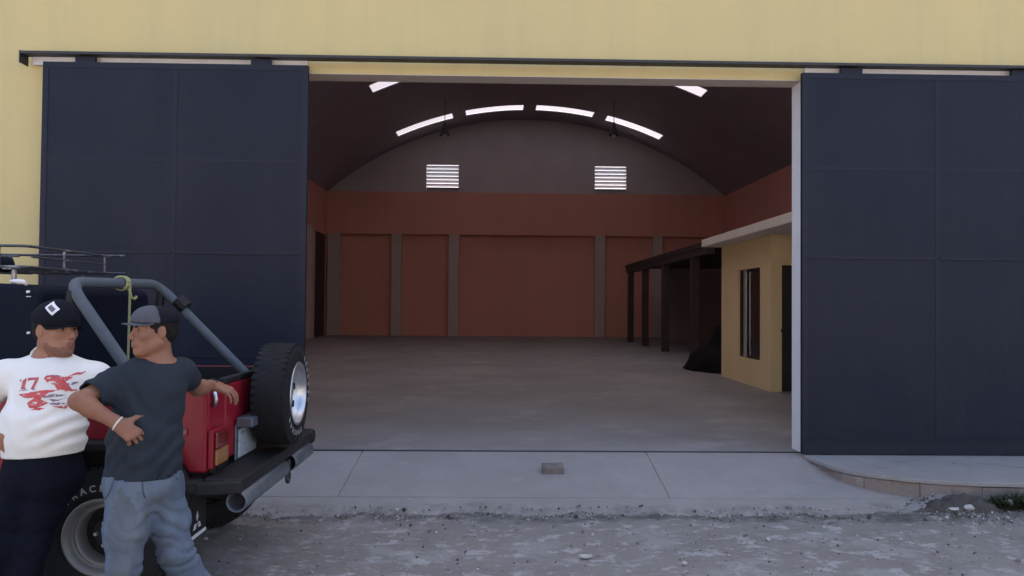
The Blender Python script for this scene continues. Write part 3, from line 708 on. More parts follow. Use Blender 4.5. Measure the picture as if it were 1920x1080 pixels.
# tailgate
mb = MB(); mb.box(JR - .033, JR + .004, JN + .305, JF - .305, .735, 1.185); tg = mb.build('tailgate', M['red'], jp, bevel=.014, seg=3)
mb = MB(); mb.box(JR - .04, JR + .006, JN + .29, JF - .29, 1.187, 1.222); mb.build('top_trim', M['black_plastic'], tg, bevel=.008)
mb = MB(); mb.tube([(JR + .012, JN + .085, 1.165), (JR + .022, JN + .085, 1.12), (JR + .012, JN + .085, 1.08)], .014, 10); mb.build('latch', M['chrome'], jp, smooth='all')
mb = MB(); mb.box(-2.84, JR - .05, JN - .004, JN + .045, 1.201, 1.214); mb.build('rail_trim', M['black_plastic'], jp, bevel=.005)
# flares
def flare(xc, yn, sgn):
    mb = MB()
    o = [(xc - .52, .56), (xc - .345, .91), (xc + .31, .91), (xc + .47, .64)]
    i = [(xc - .46, .56), (xc - .315, .862), (xc + .28, .862), (xc + .415, .64)]
    poly = o + i[::-1]
    y0, y1 = (yn - .13, yn - .001) if sgn < 0 else (yn + .001, yn + .13)
    mb.prism(poly, y0, y1); mb.build('fender_flare', M['black_plastic'], jp, bevel=.012)
WXR, WXF = -2.120, -4.48
flare(WXR, JN, -1); flare(WXR, JF, 1)
# wheels
def tyre_prof(Rr, rb, w):
    return [(rb, -w * .40), (rb + .012, -w * .46), (rb + .05, -w * .53), (Rr - .055, -w * .52), (Rr - .022, -w * .47), (Rr - .006, -w * .38), (Rr, -w * .2), (Rr, w * .2), (Rr - .006, w * .38), (Rr - .022, w * .47), (Rr - .055, w * .52), (rb + .05, w * .53), (rb + .012, w * .46), (rb, w * .40)]
def lugs(mb, c, Rr, w, axis, n=44):
    for k in range(n):
        for row, off in ((-.36, 0), (-.12, .5), (.12, 0), (.36, .5)):
            a = 2 * math.pi * (k + off) / n
            rad = Vector((math.cos(a), 0, math.sin(a))) if axis == 'y' else Vector((0, math.cos(a), math.sin(a)))
            ax = Vector((0, 1, 0)) if axis == 'y' else Vector((1, 0, 0)); tn = rad.cross(ax)
            rr = Rr - (.0075 if abs(row) < .3 else .0118)
            mb.obox(Vector(c) + rad * rr + ax * row * w, (rad, ax, tn), (.009, w * .10, math.pi * Rr / n * .66))
M['nut'] = mat('bare_steel_nut', (.55, .53, .5), .4, .4)
def wheel(xc, yc, Rr, near=True, root=jp):
    c = (xc, yc, .395); w = .235; s = -1 if near else 1
    mb = MB(); mb.lathe(tyre_prof(Rr, .195, w), c, 'y', 72); lugs(mb, c, Rr, w, 'y'); ty = mb.build('tyre', M['rubber'], root, smooth=True, angle=40)
    f = s * w * .5
    mb = MB(); mb.lathe([(.188, -s * .10), (.186, f * .55), (.196, f * .78), (.212, f * .98), (.208, f * 1.08), (.198, f * 1.06), (.188, f * .95), (.178, f * .72), (.176, f * .60), (.170, f * .62), (.158, f * .66), (.150, f * .60), (.146, f * .2), (.140, -f * .25)], c, 'y', 72)
    rm = mb.build('rim', M['rim_steel'], root, smooth='all')
    mb = MB(); mb.lathe([(.1455, -f * .1), (.10, -f * .02), (.085, f * .25), (.05, f * .28), (.042, f * .55), (0, f * .57)], c, 'y', 40); mb.build('wheel_disc', M['black_deep'], rm, smooth=True)
    for k in range(5):
        a = math.radians(180 + 72 * k); p = Vector((xc + .064 * math.cos(a), yc + f * .27, .395 + .064 * math.sin(a)))
        mb = MB(); mb.tube([p, p + Vector((0, f * .20, 0))], [.0115, .0095], 6); mb.build('wheel_nut', M['nut'], rm)
    if near:
        mb = MB(); ring_text(mb, 'TRACKER', (xc, yc - w * .528, .395), .266, .050, 'y', R(100), R(11.5)); ring_text(mb, 'TRACKER', (xc, yc - w * .528, .395), .266, .050, 'y', R(282), R(11.5))
        mb.build('lettering', M['white_letters'], ty)
wheel(WXR, JN + .015, .383); wheel(WXR, JF - .015, .383, False); wheel(WXF, JN + .015, .383); wheel(WXF, JF - .015, .383, False)
mb = MB(); mb.tube([(WXR, JN + .1, .395), (WXR, JF - .1, .395)], .04, 10); mb.tube([(WXF, JN + .1, .395), (WXF, JF - .1, .395)], .04, 10)
for y in (4.72, 5.48): mb.box(-5.2, JR + .02, y - .04, y + .04, .50, .60)
mb.build('chassis', M['black_plastic'], jp)
# mud flap with three-diamond emblem
FXM = -1.665
mb = MB(); mb.box(FXM - .008, FXM, 4.275, 4.53, .36, .70); mf = mb.build('mud_flap', M['black_plastic'], jp)
mb = MB()
cy, cz, L_ = 4.400, .437, .066
for a in (90, 210, 330):
    a = R(a); d = Vector((0, math.cos(a), math.sin(a))); e = Vector((0, -math.sin(a), math.cos(a)))
    o = Vector((FXM + .0025, cy, cz))
    P = [o + d * .006, o + d * L_ * .5 + e * L_ * .27, o + d * L_, o + d * L_ * .5 - e * L_ * .27]
    mb.add(P + [p - Vector((.002, 0, 0)) for p in P], [(0, 1, 2, 3), (7, 6, 5, 4)] + [(i, i + 4, (i + 1) % 4 + 4, (i + 1) % 4) for i in range(4)])
mb.build('emblem', M['emblem'], mf)
mb = MB(); mb.box(FXM - .010, FXM + .003, 4.275, 4.53, .358, .378); mb.build('edge_strip', M['galv'], mf)
# rear lamps
for y0, y1 in ((4.375, 4.60), (5.60, 5.825)):
    mb = MB(); mb.box(JR + .0005, JR + .03, y0, y1, .738, .952); tl = mb.build('tail_lamp', M['red'], jp, bevel=.006)
    mb = MB(); mb.box(JR + .031, JR + .05, y0 + .02, y1 - .02, .845, .938); mb.build('stop_lens', M['tail_red'], tl, bevel=.008)
    mb = MB(); mb.box(JR + .031, JR + .05, y0 + .02, y1 - .02, .752, .842); mb.build('turn_lens', M['tail_amber'], tl, bevel=.008)
mb = MB(); mb.box(JR - .20, JR - .10, JN - .012, JN - .0005, .93, .97); mb.build('side_marker', M['tail_red'], jp, bevel=.004)
# plate and its lamp bracket
mb = MB(); mb.box(JR + .02, JR + .026, 4.83, 5.18, .712, .888); pl = mb.build('number_plate', M['plate'], jp, bevel=.004)
mb = MB(); mb.box(JR + .005, JR + .019, 4.80, 5.2, .70, .92); mb.box(JR + .019, JR + .12, 4.79, 5.2, .905, .965); mb.build('plate_bracket', M['pipe'], pl, bevel=.008)
# spare wheel
SY, SZ, SR = 5.2, 1.07, .335; sx0, sx1 = -1.535, -1.315; sxc = (sx0 + sx1) / 2; w = sx1 - sx0
sp = MB(); sp.lathe(tyre_prof(SR, .19, w), (sxc, SY, SZ), 'x', 72); lugs(sp, (sxc, SY, SZ), SR, w, 'x')
spo = sp.build('spare_tyre', M['rubber'], jp, smooth=True, angle=40)
mb = MB(); h = w / 2
mb.lathe([(.186, -.05), (.184, h * .6), (.196, h * .85), (.211, h * 1.02), (.207, h * 1.1), (.196, h * 1.06), (.186, h * .75), (.178, h * .35), (.150, h * .30), (.13, h * .42), (.09, h * .45), (.055, h * .2), (.05, h * .1), (0, h * .1)], (sxc, SY, SZ), 'x', 72)
sr = mb.build('spare_rim', M['chrome'], spo, smooth='all')
mb = MB()
for k in range(8):
    a = 2 * math.pi * k / 8 + .2; p = Vector((sxc + h * .37, SY + .152 * math.cos(a), SZ + .152 * math.sin(a)))
    mb.lathe([(.0, .010), (.024, .009), (.026, -.02)], p, 'x', 14)
mb.build('rim_hole_shade', M['black_deep'], sr, smooth=True)  # raised black discs stand in for the shade inside the rim openings
for k in range(5):
    a = 2 * math.pi * k / 5; p = Vector((sxc + h * .2, SY + .07 * math.cos(a), SZ + .07 * math.sin(a))); mb = MB(); mb.tube([p, p + Vector((.035, 0, 0))], .011, 6); mb.build('wheel_nut', M['dark_steel'], sr)
mb = MB(); ring_text(mb, 'TRACKER', (sxc + w * .529, SY, SZ), .258, .046, 'x', R(20), R(12)); ring_text(mb, 'TRACKER', (sxc + w * .529, SY, SZ), .258, .046, 'x', R(250), R(12)); mb.build('lettering', M['white_letters'], spo)
mb = MB(); mb.box(JR + .006, sx0 + .03, SY - .12, SY + .12, SZ - .12, SZ + .12); mb.build('spare_carrier', M['black_plastic'], jp, bevel=.01)
# bumper, tube step and shackle
mb = MB()
yb = [4.22, 4.30, 5.90, 5.99]
mb.box(JR + .008, -1.385, 4.30, 5.92, .628, .702); mb.box(-1.72, JR + .006, 4.24, 4.32, .628, .702)
mb.obox((-1.50, 4.275, .66), ((1, .25, 0), (-.25, 1, 0), (0, 0, 1)), (.12, .03, .036))
mb.lathe([(0, -.115), (.045, -.113), (.056, -.09), (.056, .09), (.045, .113), (0, .115)], (-1.487, 5.95, .66), 'x', 20)
bp = mb.build('bumper', M['black_plastic'], jp, bevel=.012, seg=3)
mb = MB()
for y0, y1 in ((4.30, 5.18), (5.36, 5.86)):
    mb.lathe([(.046, y1 - .02), (.056, y1), (.058, y1 - .002), (.058, y0 + .004), (.054, y0), (.048, y0 + .003), (.046, y0 + .02), (.046, y0 + .22), (0, y0 + .22)], (-1.415, 0, .575), 'y', 28)
mb.build('tube_step', M['pipe'], bp, smooth='all')
mb = MB(); mb.box(-1.44, -1.38, 5.20, 5.30, .53, .614); mb.tube([(-1.39, 5.27 + .035 * math.cos(a), .50 + .035 * math.sin(a)) for a in np.linspace(-2.2, 5.0, 14)], .012, 8); mb.build('shackle', M['dark_steel'], bp, bevel=.004)
# roll cage: hoop with crossbar, sloping rear braces
def bend(pts, r=.1, n=7):
    out = [Vector(pts[0])]
    for i in range(1, len(pts) - 1):
        a, b, c = Vector(pts[i - 1]), Vector(pts[i]), Vector(pts[i + 1])
        p0 = b + (a - b).normalized() * r; p1 = b + (c - b).normalized() * r
        for k in range(n + 1):
            t = k / n; out.append(p0 * (1 - t) ** 2 + b * 2 * t * (1 - t) + p1 * t * t)
    out.append(Vector(pts[-1])); return out
cn, cf = W(128, 529, 4.46), W(296, 533, 5.50)
bn, bf = W(262, 725, 4.44), W(470, 710, 5.56)
mb = MB(); mb.tube(bend([bn, cn, cf, bf], .13), .033, 14)
mb.build('roll_bar', M['pad'], jp, smooth=True)
mb = MB()
for p in (cn, cf):
    mb = MB(); mb.tube([p + Vector((.02, 0, -.05)), Vector((p.x - .02, p.y, .92))], .028, 12); mb.build('roll_hoop', M['black_plastic'], jp, smooth=True)
mb = MB(); mb.tube([Vector(cf) + Vector((.14, .003, -.11)), Vector(cf) + Vector((.20, .003, -.165))], .05, 10)
mb.build('tube_clamp', M['black_plastic'], jp, smooth=True)
# half cab soft top, windscreen, bonnet and grille
mb = MB()
mb.prism([(-2.52, 1.205), (-2.575, 1.735), (-2.66, 1.765), (-3.62, 1.79), (-3.75, 1.74), (-3.98, 1.21)], JN + .055, JF - .055)
so = mb.build('soft_top', M['black_vinyl'], jp, bevel=.035, seg=4)
mb = MB()
for px, py in ((52, 547), (53, 624)):
    p = W(px, py, JN + .047); mb.lathe([(0, -.006), (.007, -.005), (.008, .01)], p, 'y', 12)
p = W(54, 556, JN + .05); mb.box(p.x - .011, p.x + .011, p.y - .006, p.y + .012, p.z - .002, p.z + .002)
mb.build('snap_button', M['galv'], so)
p = W(22, 527, JN + .02); 
mb = MB(); mb.tube([W(20, 527, JN + .02), W(32, 527, JN + .005), W(44, 528, JN + .005), W(50, 534, JN + .025)], [.008, .012, .012, .008], 8); mb.build('grab_handle', M['badge'], so, smooth='all')
mb = MB(); mb.prism([(-5.25, .86), (-5.25, 1.02), (-5.20, 1.06), (-4.06, 1.17), (-4.06, .70), (-4.9, .70)], 4.62, 5.58); mb.build('bonnet', M['red'], jp, bevel=.03, seg=3)
mb = MB()
for a, b in ((JN - .02, 4.60), (5.60, JF + .02)): mb.prism([(-5.2, .86), (-5.1, .92), (-4.3, .92), (-4.06, .68), (-4.06, .62), (-4.3, .80), (-4.95, .82), (-5.18, .80)], a, b)
mb.build('front_fender', M['red'], jp, bevel=.015)
mb = MB(); mb.box(-5.29, -5.252, 4.66, 5.54, .62, 1.0)
gr = mb.build('grille', M['red'], jp, bevel=.02)
mb = MB()
for k in range(7): mb.box(-5.3, -5.292, 4.86 + k * .07, 4.89 + k * .07, .70, .95)
mb.build('grille_slot', M['black_deep'], gr)
for y in (4.75, 5.45):
    mb = MB(); mb.lathe([(0, -.05), (.07, -.03), (.085, 0), (.09, .03)], (-5.30, y, .84), 'x', 20); mb.build('headlight', M['chrome'], gr, smooth='all')
mb = MB(); mb.box(-5.50, -5.38, 4.45, 5.75, .48, .60); mb.box(-5.4, -5.2, 4.7, 4.8, .5, .58); mb.box(-5.4, -5.2, 5.4, 5.5, .5, .58); mb.build('front_bumper', M['black_plastic'], jp, bevel=.02)
# seats and dark interior
for y in (4.75, 5.42):
    mb = MB(); mb.box(-3.2, -2.72, y - .23, y + .23, .72, .95); mb.obox((-2.72, y, 1.2), ((1, 0, .2), (0, 1, 0), (-.2, 0, 1)), (.07, .22, .33)); mb.build('seat', M['seat'], jp, bevel=.05, seg=3)
mb = MB(); mb.box(-2.60, -2.5, 4.47, 5.60, .64, 1.21); mb.build('rear_curtain', M['black_vinyl'], jp)
# roof rack (bolted on) with rails
rk = MB(); zb_, zt_ = 1.865, 1.985
RXR, RXF, RYN, RYF = -2.685, -3.9, 4.47, 5.36
rr = .0085
for z, ext in ((zt_, .14), (zb_, .14)):
    rk.tube(bend([(RXF, RYN, z), (RXR, RYN, z), (RXR + .0, RYF, z)], .05), rr, 8)
    rk.tube([(RXF, RYF, z), (RXR + ext, RYF, z)], rr, 8)
rk.tube([(RXF, RYN, (zb_ + zt_) / 2), (RXR - .04, RYN, (zb_ + zt_) / 2)], rr * .7, 8); rk.tube([(RXR, RYN + .05, (zb_ + zt_) / 2), (RXR, RYF, (zb_ + zt_) / 2)], rr * .7, 8)
for (x, y) in ((RXR - .155, RYN), (RXR, 4.86), (RXR, RYF - .0), (-3.4, RYN), (-3.85, RYN), (-3.4, RYF), (-3.85, RYF)):
    rk.tube([(x, y, zb_), (x, y, zt_)], rr, 8)
for k in range(9): rk.box(RXF + k * .135, RXF + k * .135 + .05, RYN, RYF, zb_ - .014, zb_ - .002)
for (x, y) in ((-2.8, RYN + .08), (-2.8, RYF - .05), (-3.7, RYN + .08), (-3.7, RYF - .05)): rk.tube([(x, y, zb_ - .014), (x, y, 1.77)], .014, 8)
M['rack'] = mat('rack_bare_steel', (.09, .09, .105), .35, .6, spots=[(5, .56, .60, (.35, .35, .4), .7)])
rk.build('roof_rack', M['rack'], jp, smooth=True)

# luggage roll lying on the rack
mb = MB(); pts = []; rs = []
for i in range(17):
    t = i / 16; pts.append((-3.55 + .72 * t, 4.60 + .015 * math.sin(t * 9), 1.895 + .010 * math.sin(t * 11))); rs.append(.001 if i in (0, 16) else .048 + .012 * math.sin(t * 8 + 1) * math.sin(math.pi * t))
mb.tube(pts, rs, 14); tag(mb.build('rolled_cover', M['black_vinyl'], smooth='all'), 'rolled black cover lying on the floor of the roof rack', 'rolled cover')
# tie-down strap knotted on the roll bar
sx = W(211, 520, 5.03)
st_ = empty('tie_down_strap', (sx.x, 5.03, 1.78), 'thin yellow-green strap knotted over the grey roll bar and hanging straight down', 'strap')
mb = MB(); cb = Vector(cn).lerp(Vector(cf), (5.03 - cn.y) / (cf.y - cn.y))
for dy in (-.018, 0, .018):
    mb.tube([(cb.x + .043 * math.cos(a), 5.03 + dy + .008 * math.sin(a * 2), cb.z + .043 * math.sin(a)) for a in np.linspace(0, 2 * math.pi, 20)], .008, 6)
mb.tube([(cb.x + .045, 5.03, cb.z - .03), (cb.x + .05, 5.05, cb.z - .09), (cb.x + .06, 5.075, cb.z - .10), (cb.x + .06, 5.10, cb.z - .085)], .010, 6)
mb.build('knot', M['strap'], st_, smooth='all')
mb = MB(); mb.obox((cb.x + .047, 5.035, cb.z - .33), ((1, 0, 0), (0, 1, 0), (.005, .01, 1)), (.003, .011, .33)); mb.build('webbing', M['strap'], st_)

# ================================================================== PEOPLE: distance fields meshed with surface nets
class Field:
    def __init__(s, lo, hi, h):
        s.lo = np.array(lo, float); s.h = h
        s.n = np.ceil((np.array(hi) - s.lo) / h).astype(int) + 1
        s.ax = [s.lo[i] + h * np.arange(s.n[i]) for i in range(3)]
        s.D = np.full(tuple(s.n), .2, np.float32)
    def _sub(s, lo, hi, pad):
        a = np.clip(np.floor((np.array(lo) - pad - s.lo) / s.h).astype(int), 0, s.n); b = np.clip(np.ceil((np.array(hi) + pad - s.lo) / s.h).astype(int) + 1, 0, s.n)
        sl = tuple(slice(a[i], b[i]) for i in range(3))
        P = np.meshgrid(*[s.ax[i][a[i]:b[i]] for i in range(3)], indexing='ij', sparse=False)
        return sl, np.stack(P, -1)
    def _join(s, sl, d, k, cut=False):
        A = s.D[sl]; d = d.astype(np.float32)
        if cut:
            d = -d; hh = np.maximum(k - np.abs(A - d), 0) if k else 0
            s.D[sl] = np.maximum(A, d) + (hh * hh / (4 * k) if k else 0)
        else:
            hh = np.maximum(k - np.abs(A - d), 0) if k else 0
            s.D[sl] = np.minimum(A, d) - (hh * hh / (4 * k) if k else 0)
    def cone(s, a, b, r1, r2, k=.02, cut=False, flat=None):
        a = np.array(a, float); b = np.array(b, float); R_ = max(r1, r2)
        sl, P = s._sub(np.minimum(a, b) - R_, np.maximum(a, b) + R_, k + .02)
        if P.size == 0: return s
        q = P - a; ab = b - a
        if flat:
            n = np.array(flat[0], float); n /= np.linalg.norm(n); f = flat[1]
            q = q + (f - 1) * (q @ n)[..., None] * n; ab = ab + (f - 1) * (ab @ n) * n
        t = np.clip((q @ ab) / max(ab @ ab, 1e-9), 0, 1)
        d = np.linalg.norm(q - t[..., None] * ab, axis=-1) - (r1 + (r2 - r1) * t)
        if flat: d = d * (2 / (1 + f))
        s._join(sl, d, k, cut); return s
    def ell(s, c, r, axes=None, k=.02, cut=False):
        c = np.array(c, float); r = np.array(r, float); m = r.max()
        sl, P = s._sub(c - m, c + m, k + .02)
        if P.size == 0: return s
        q = P - c
        if axes is not None: q = q @ np.array(axes, float).T
        k0 = np.linalg.norm(q / r, axis=-1); k1 = np.linalg.norm(q / (r * r), axis=-1) + 1e-9
        s._join(sl, k0 * (k0 - 1) / k1, k, cut); return s
    def plane(s, p, n):
        """keep the side the normal points away from"""
        n = np.array(n, float); n /= np.linalg.norm(n)
        d = ((s.ax[0] - p[0]) * n[0])[:, None, None] + ((s.ax[1] - p[1]) * n[1])[None, :, None] + ((s.ax[2] - p[2]) * n[2])[None, None, :]
        s.D = np.maximum(s.D, d.astype(np.float32)); return s
    def ripple(s, lo, hi, fn):
        sl, P = s._sub(lo, hi, 0)
        w = np.ones(P.shape[:3])
        for i in range(3):
            t = (P[..., i] - lo[i]) / (hi[i] - lo[i]); w *= np.clip(np.minimum(t, 1 - t) * 5, 0, 1)
        s.D[sl] += (w * fn(P[..., 0], P[..., 1], P[..., 2])).astype(np.float32); return s
    def mesh(s):
        D = s.D; I = D < 0; h = s.h
        n = D.shape
        act = np.zeros((n[0] - 1, n[1] - 1, n[2] - 1), bool); cnt = np.zeros(act.shape, np.int8)
        for i in (0, 1):
            for j in (0, 1):
                for k in (0, 1): cnt += I[i:n[0] - 1 + i, j:n[1] - 1 + j, k:n[2] - 1 + k]
        act = (cnt > 0) & (cnt < 8)
        idx = np.full(act.shape, -1, np.int64); ijk = np.argwhere(act); idx[act] = np.arange(len(ijk))
        pos = np.zeros((len(ijk), 3)); num = np.zeros(len(ijk))
        cs = [(i, j, k) for i in (0, 1) for j in (0, 1) for k in (0, 1)]
        for a in cs:
            for ax in range(3):
                if a[ax]: continue
                b = list(a); b[ax] = 1
                pa = ijk + np.array(a); pb = ijk + np.array(b)
                da = D[tuple(pa.T)]; db = D[tuple(pb.T)]
                m = (da < 0) != (db < 0); t = np.where(m, da / np.where(m, da - db, 1), 0)
                p = np.array(a, float)[None] + np.zeros((len(ijk), 3)); p[:, ax] = t
                pos[m] += p[m]; num[m] += 1
        pos = (pos / num[:, None] + ijk) * h + s.lo
        F_ = []
        for ax in range(3):
            u, w = (ax + 1) % 3, (ax + 2) % 3
            sh = [slice(None)] * 3; sh2 = [slice(None)] * 3; sh[ax] = slice(0, -1); sh2[ax] = slice(1, None)
            X = I[tuple(sh)] != I[tuple(sh2)]
            e = np.argwhere(X); e = e[(e[:, u] > 0) & (e[:, w] > 0) & (e[:, u] < n[u] - 1) & (e[:, w] < n[w] - 1)]
            ins = I[tuple(e.T)]
            q = []
            for (du, dw) in ((-1, -1), (0, -1), (0, 0), (-1, 0)):
                c = e.copy(); c[:, u] += du; c[:, w] += dw; q.append(idx[tuple(c.T)])
            q = np.stack(q, 1); q[~ins] = q[~ins][:, ::-1]; F_.append(q)
        F_ = np.concatenate(F_); F_ = F_[(F_ >= 0).all(1)]
        # two passes of light smoothing
        for _ in range(2):
            acc = np.zeros_like(pos); c = np.zeros(len(pos))
            for a in range(4):
                np.add.at(acc, F_[:, a], pos[F_[:, (a + 1) % 4]]); np.add.at(acc, F_[:, a], pos[F_[:, (a - 1) % 4]]); np.add.at(c, F_[:, a], 2)
            pos = pos * .6 + .4 * acc / np.maximum(c, 1)[:, None]
        return pos, F_
    def build(s, name, mats, parent, assign=None):
        v, f = s.mesh()
        me = bpy.data.meshes.new(name); me.from_pydata(v.tolist(), [], f.tolist())
        mats = mats if isinstance(mats, (list, tuple)) else [mats]
        for m in mats: me.materials.append(m)
        if assign is not None:
            me.polygons.foreach_set('material_index', assign(v[f].mean(1)).astype(np.int32))
        me.polygons.foreach_set('use_smooth', [True] * len(me.polygons)); me.update()
        return link_obj(name, me, parent)

def unit(v): v = np.array(v, float); return v / np.linalg.norm(v)
def A(v): return np.array(v, float)

class Head:
    """local frame: x = the person's own left-right (to the right of the face seen from behind), y = front, z = up"""
    def __init__(s, c, front, up, k=1.0):
        s.c = A(c); s.y = unit(front); u = A(up); s.z = unit(u - s.y * (u @ s.y)); s.x = np.cross(s.y, s.z); s.k = k
    def p(s, x, y, z): return s.c + s.k * (s.x * x + s.y * y + s.z * z)
    def loc(s, P): q = (P - s.c) / s.k; return np.stack([q @ s.x, q @ s.y, q @ s.z], -1)
    def axes(s): return [s.x, s.y, s.z]
    def r(s, *a): return [s.k * v for v in a]
    def sculpt(s, F):
        k = s.k; ax = s.axes()
        F.ell(s.p(0, -.018, .036), s.r(.075, .097, .084), ax, .02)
        F.ell(s.p(0, .03, -.03), s.r(.060, .062, .092), ax, .03 * k)
        for sg in (-1, 1):
            F.cone(s.p(sg * .052, -.008, -.052), s.p(sg * .016, .068, -.098), .020 * k, .017 * k, .03)
            F.ell(s.p(sg * .040, .062, -.014), s.r(.022, .018, .018), ax, .03)
        F.ell(s.p(0, .078, -.097), s.r(.022, .017, .018), ax, .02)
        F.cone(s.p(-.036, .077, .028), s.p(.036, .077, .028), .014 * k, .014 * k, .02)
        for sg in (-1, 1): F.ell(s.p(sg * .031, .098, .008), s.r(.017, .015, .011), ax, .012, cut=True)
        F.cone(s.p(0, .088, .020), s.p(0, .110, -.026), .008 * k, .0125 * k, .012)
        for sg in (-1, 1): F.ell(s.p(sg * .012, .100, -.031), s.r(.0095, .012, .009), ax, .008)
        F.ell(s.p(0, .086, -.060), s.r(.027, .018, .017), ax, .02)
        F.ell(s.p(0, .1015, -.0585), s.r(.020, .0075, .0055), ax, .005); F.ell(s.p(0, .1005, -.0705), s.r(.018, .0075, .0065), ax, .005)
        F.cone(s.p(-.021, .108, -.0645), s.p(.021, .108, -.0645), .0035, .0035, .004, cut=True)
        for sg in (-1, 1):
            F.ell(s.p(sg * .076, -.012, -.004), s.r(.009, .019, .031), [unit(s.x + sg * s.y * .35), unit(s.y - sg * s.x * .35), s.z], .008)
            F.ell(s.p(sg * .084, -.006, .000), s.r(.006, .010, .018), ax, .006, cut=True)
    def eyes(s, parent):
        for sg in (-1, 1):
            mb = MB(); o = s.p(sg * .031, .0745, .008); n = 14
            def ball(c, r, mi, zs=1):
                V = []; 
                for i in range(9):
                    t = math.pi * i / 8
                    for j in range(n): q = 2 * math.pi * j / n; V.append(tuple(c + r * (s.x * math.sin(t) * math.cos(q) + s.z * math.sin(t) * math.sin(q) * zs + s.y * math.cos(t))))
                mb.add(V, [(i * n + j, i * n + (j + 1) % n, (i + 1) * n + (j + 1) % n, (i + 1) * n + j) for i in range(8) for j in range(n)], mi)
            ball(o, .0115 * s.k, 0); ball(o + s.y * .0062 * s.k, .0068 * s.k, 1)
            mb.build('eye', [M['eye'], M['iris']], parent, smooth='all')
            b = MB(); pts = [s.p(sg * x, y, z) for x, y, z in ((.014, .0945, .0235), (.026, .0935, .029), (.038, .0855, .029), (.048, .074, .024))]
            b.tube([Vector(p) for p in pts], [.0032, .0056, .005, .0025], 8); b.build('eyebrow', M['hair'], parent, smooth='all')

def hand(F, wrist, d, n, thumb_side, curls, k=.006, sc_=1.0, spread=.10, thumb=None):
    """d: along the hand, n: out of the back of the hand, thumb_side +1/-1 along d x n"""
    d = unit(d); n = A(n); n = unit(n - d * (n @ d)); t = np.cross(d, n) * thumb_side; w = A(wrist)
    kn = []
    for i, (off, ln) in enumerate(((.031, .088), (.0105, .092), (-.0105, .087), (-.030, .078))):
        e = w + sc_ * (d * ln + t * off + n * (.004 if i in (1, 2) else 0)); kn.append(e)
        F.cone(w + sc_ * (t * off * .55 + d * .012), e, .0160 * sc_, .0108 * sc_, .010)
    F.cone(w - d * .02, w + d * .03, .026, .026, .02, flat=(n, 1.35))
    for i, (e, L_) in enumerate(zip(kn, (.078, .086, .080, .063))):
        a = 0; p = e; off = (1.5 - i) * spread; rr = (.0090, .0093, .0089, .0080)[i] * sc_
        c = curls[i] if isinstance(curls, (list, tuple)) else curls
        for q, fr in enumerate((.46, .30, .24)):
            a += c * (1, 1.05, .75)[q]
            v = unit(d * math.cos(a) - n * math.sin(a) + t * off * max(0, math.cos(a)))
            p2 = p + v * L_ * fr * sc_; F.cone(p, p2, rr, rr * .9, .003 if q else .006); rr *= .9; p = p2
    th = thumb or (.75, .75, -.25)
    b = w + sc_ * (d * .022 + t * .024 - n * .006); v = unit(d * th[0] + t * th[1] + n * th[2])
    F.cone(w + d * .01 + t * .008, b + v * .018, .019 * sc_, .015 * sc_, .016)
    p1 = b + v * .048 * sc_; v2 = unit(v + d * .35 - t * .25); F.cone(b, p1, .0145 * sc_, .012 * sc_, .012); F.cone(p1, p1 + v2 * .034 * sc_, .0115 * sc_, .0092 * sc_, .006)

def lerp(a, b, t): return A(a) * (1 - t) + A(b) * t
def limb(F, a, b, r1, rm, r2, k=.02, mid=.4):
    m = lerp(a, b, mid); F.cone(a, m, r1, rm, k); F.cone(m, b, rm, r2, k)
def bounds(pts, pad):
    P = np.array([A(p) for p in pts]); return P.min(0) - pad, P.max(0) + pad

def shoe(parent, ankle, d, mname='shoe'):
    d = unit((d[0], d[1], 0)); a = A(ankle); g = np.array([a[0], a[1], 0.0]); s_ = np.cross(d, (0, 0, 1))
    lo, hi = bounds([g - d * .12 - s_ * .1, g + d * .26 + s_ * .1, g - d * .12 + s_ * .1, g + d * .26 - s_ * .1, g + A((0, 0, .16))], .03)
    F = Field(lo, hi, .006)
    F.ell(g - d * .03 + A((0, 0, .05)), (.045, .055, .055), [s_, d, (0, 0, 1)], .03); F.cone(g + A((0, 0, .06)), g + A((0, 0, .13)), .048, .045, .03)
    F.cone(g + d * .02 + A((0, 0, .045)), g + d * .15 + A((0, 0, .035)), .046, .042, .04); F.ell(g + d * .16 + A((0, 0, .03)), (.048, .06, .034), [s_, d, (0, 0, 1)], .03)
    F.plane((0, 0, .012), (0, 0, -1)); o = F.build('shoe', M[mname], parent)
    F = Field(lo, hi, .006); F.cone(g - d * .04 + A((0, 0, .015)), g + d * .16 + A((0, 0, .015)), .046, .052, .02); F.plane((0, 0, .022), (0, 0, 1)); F.plane((0, 0, .001), (0, 0, -1)); F.build('sole', M['sole'], o)

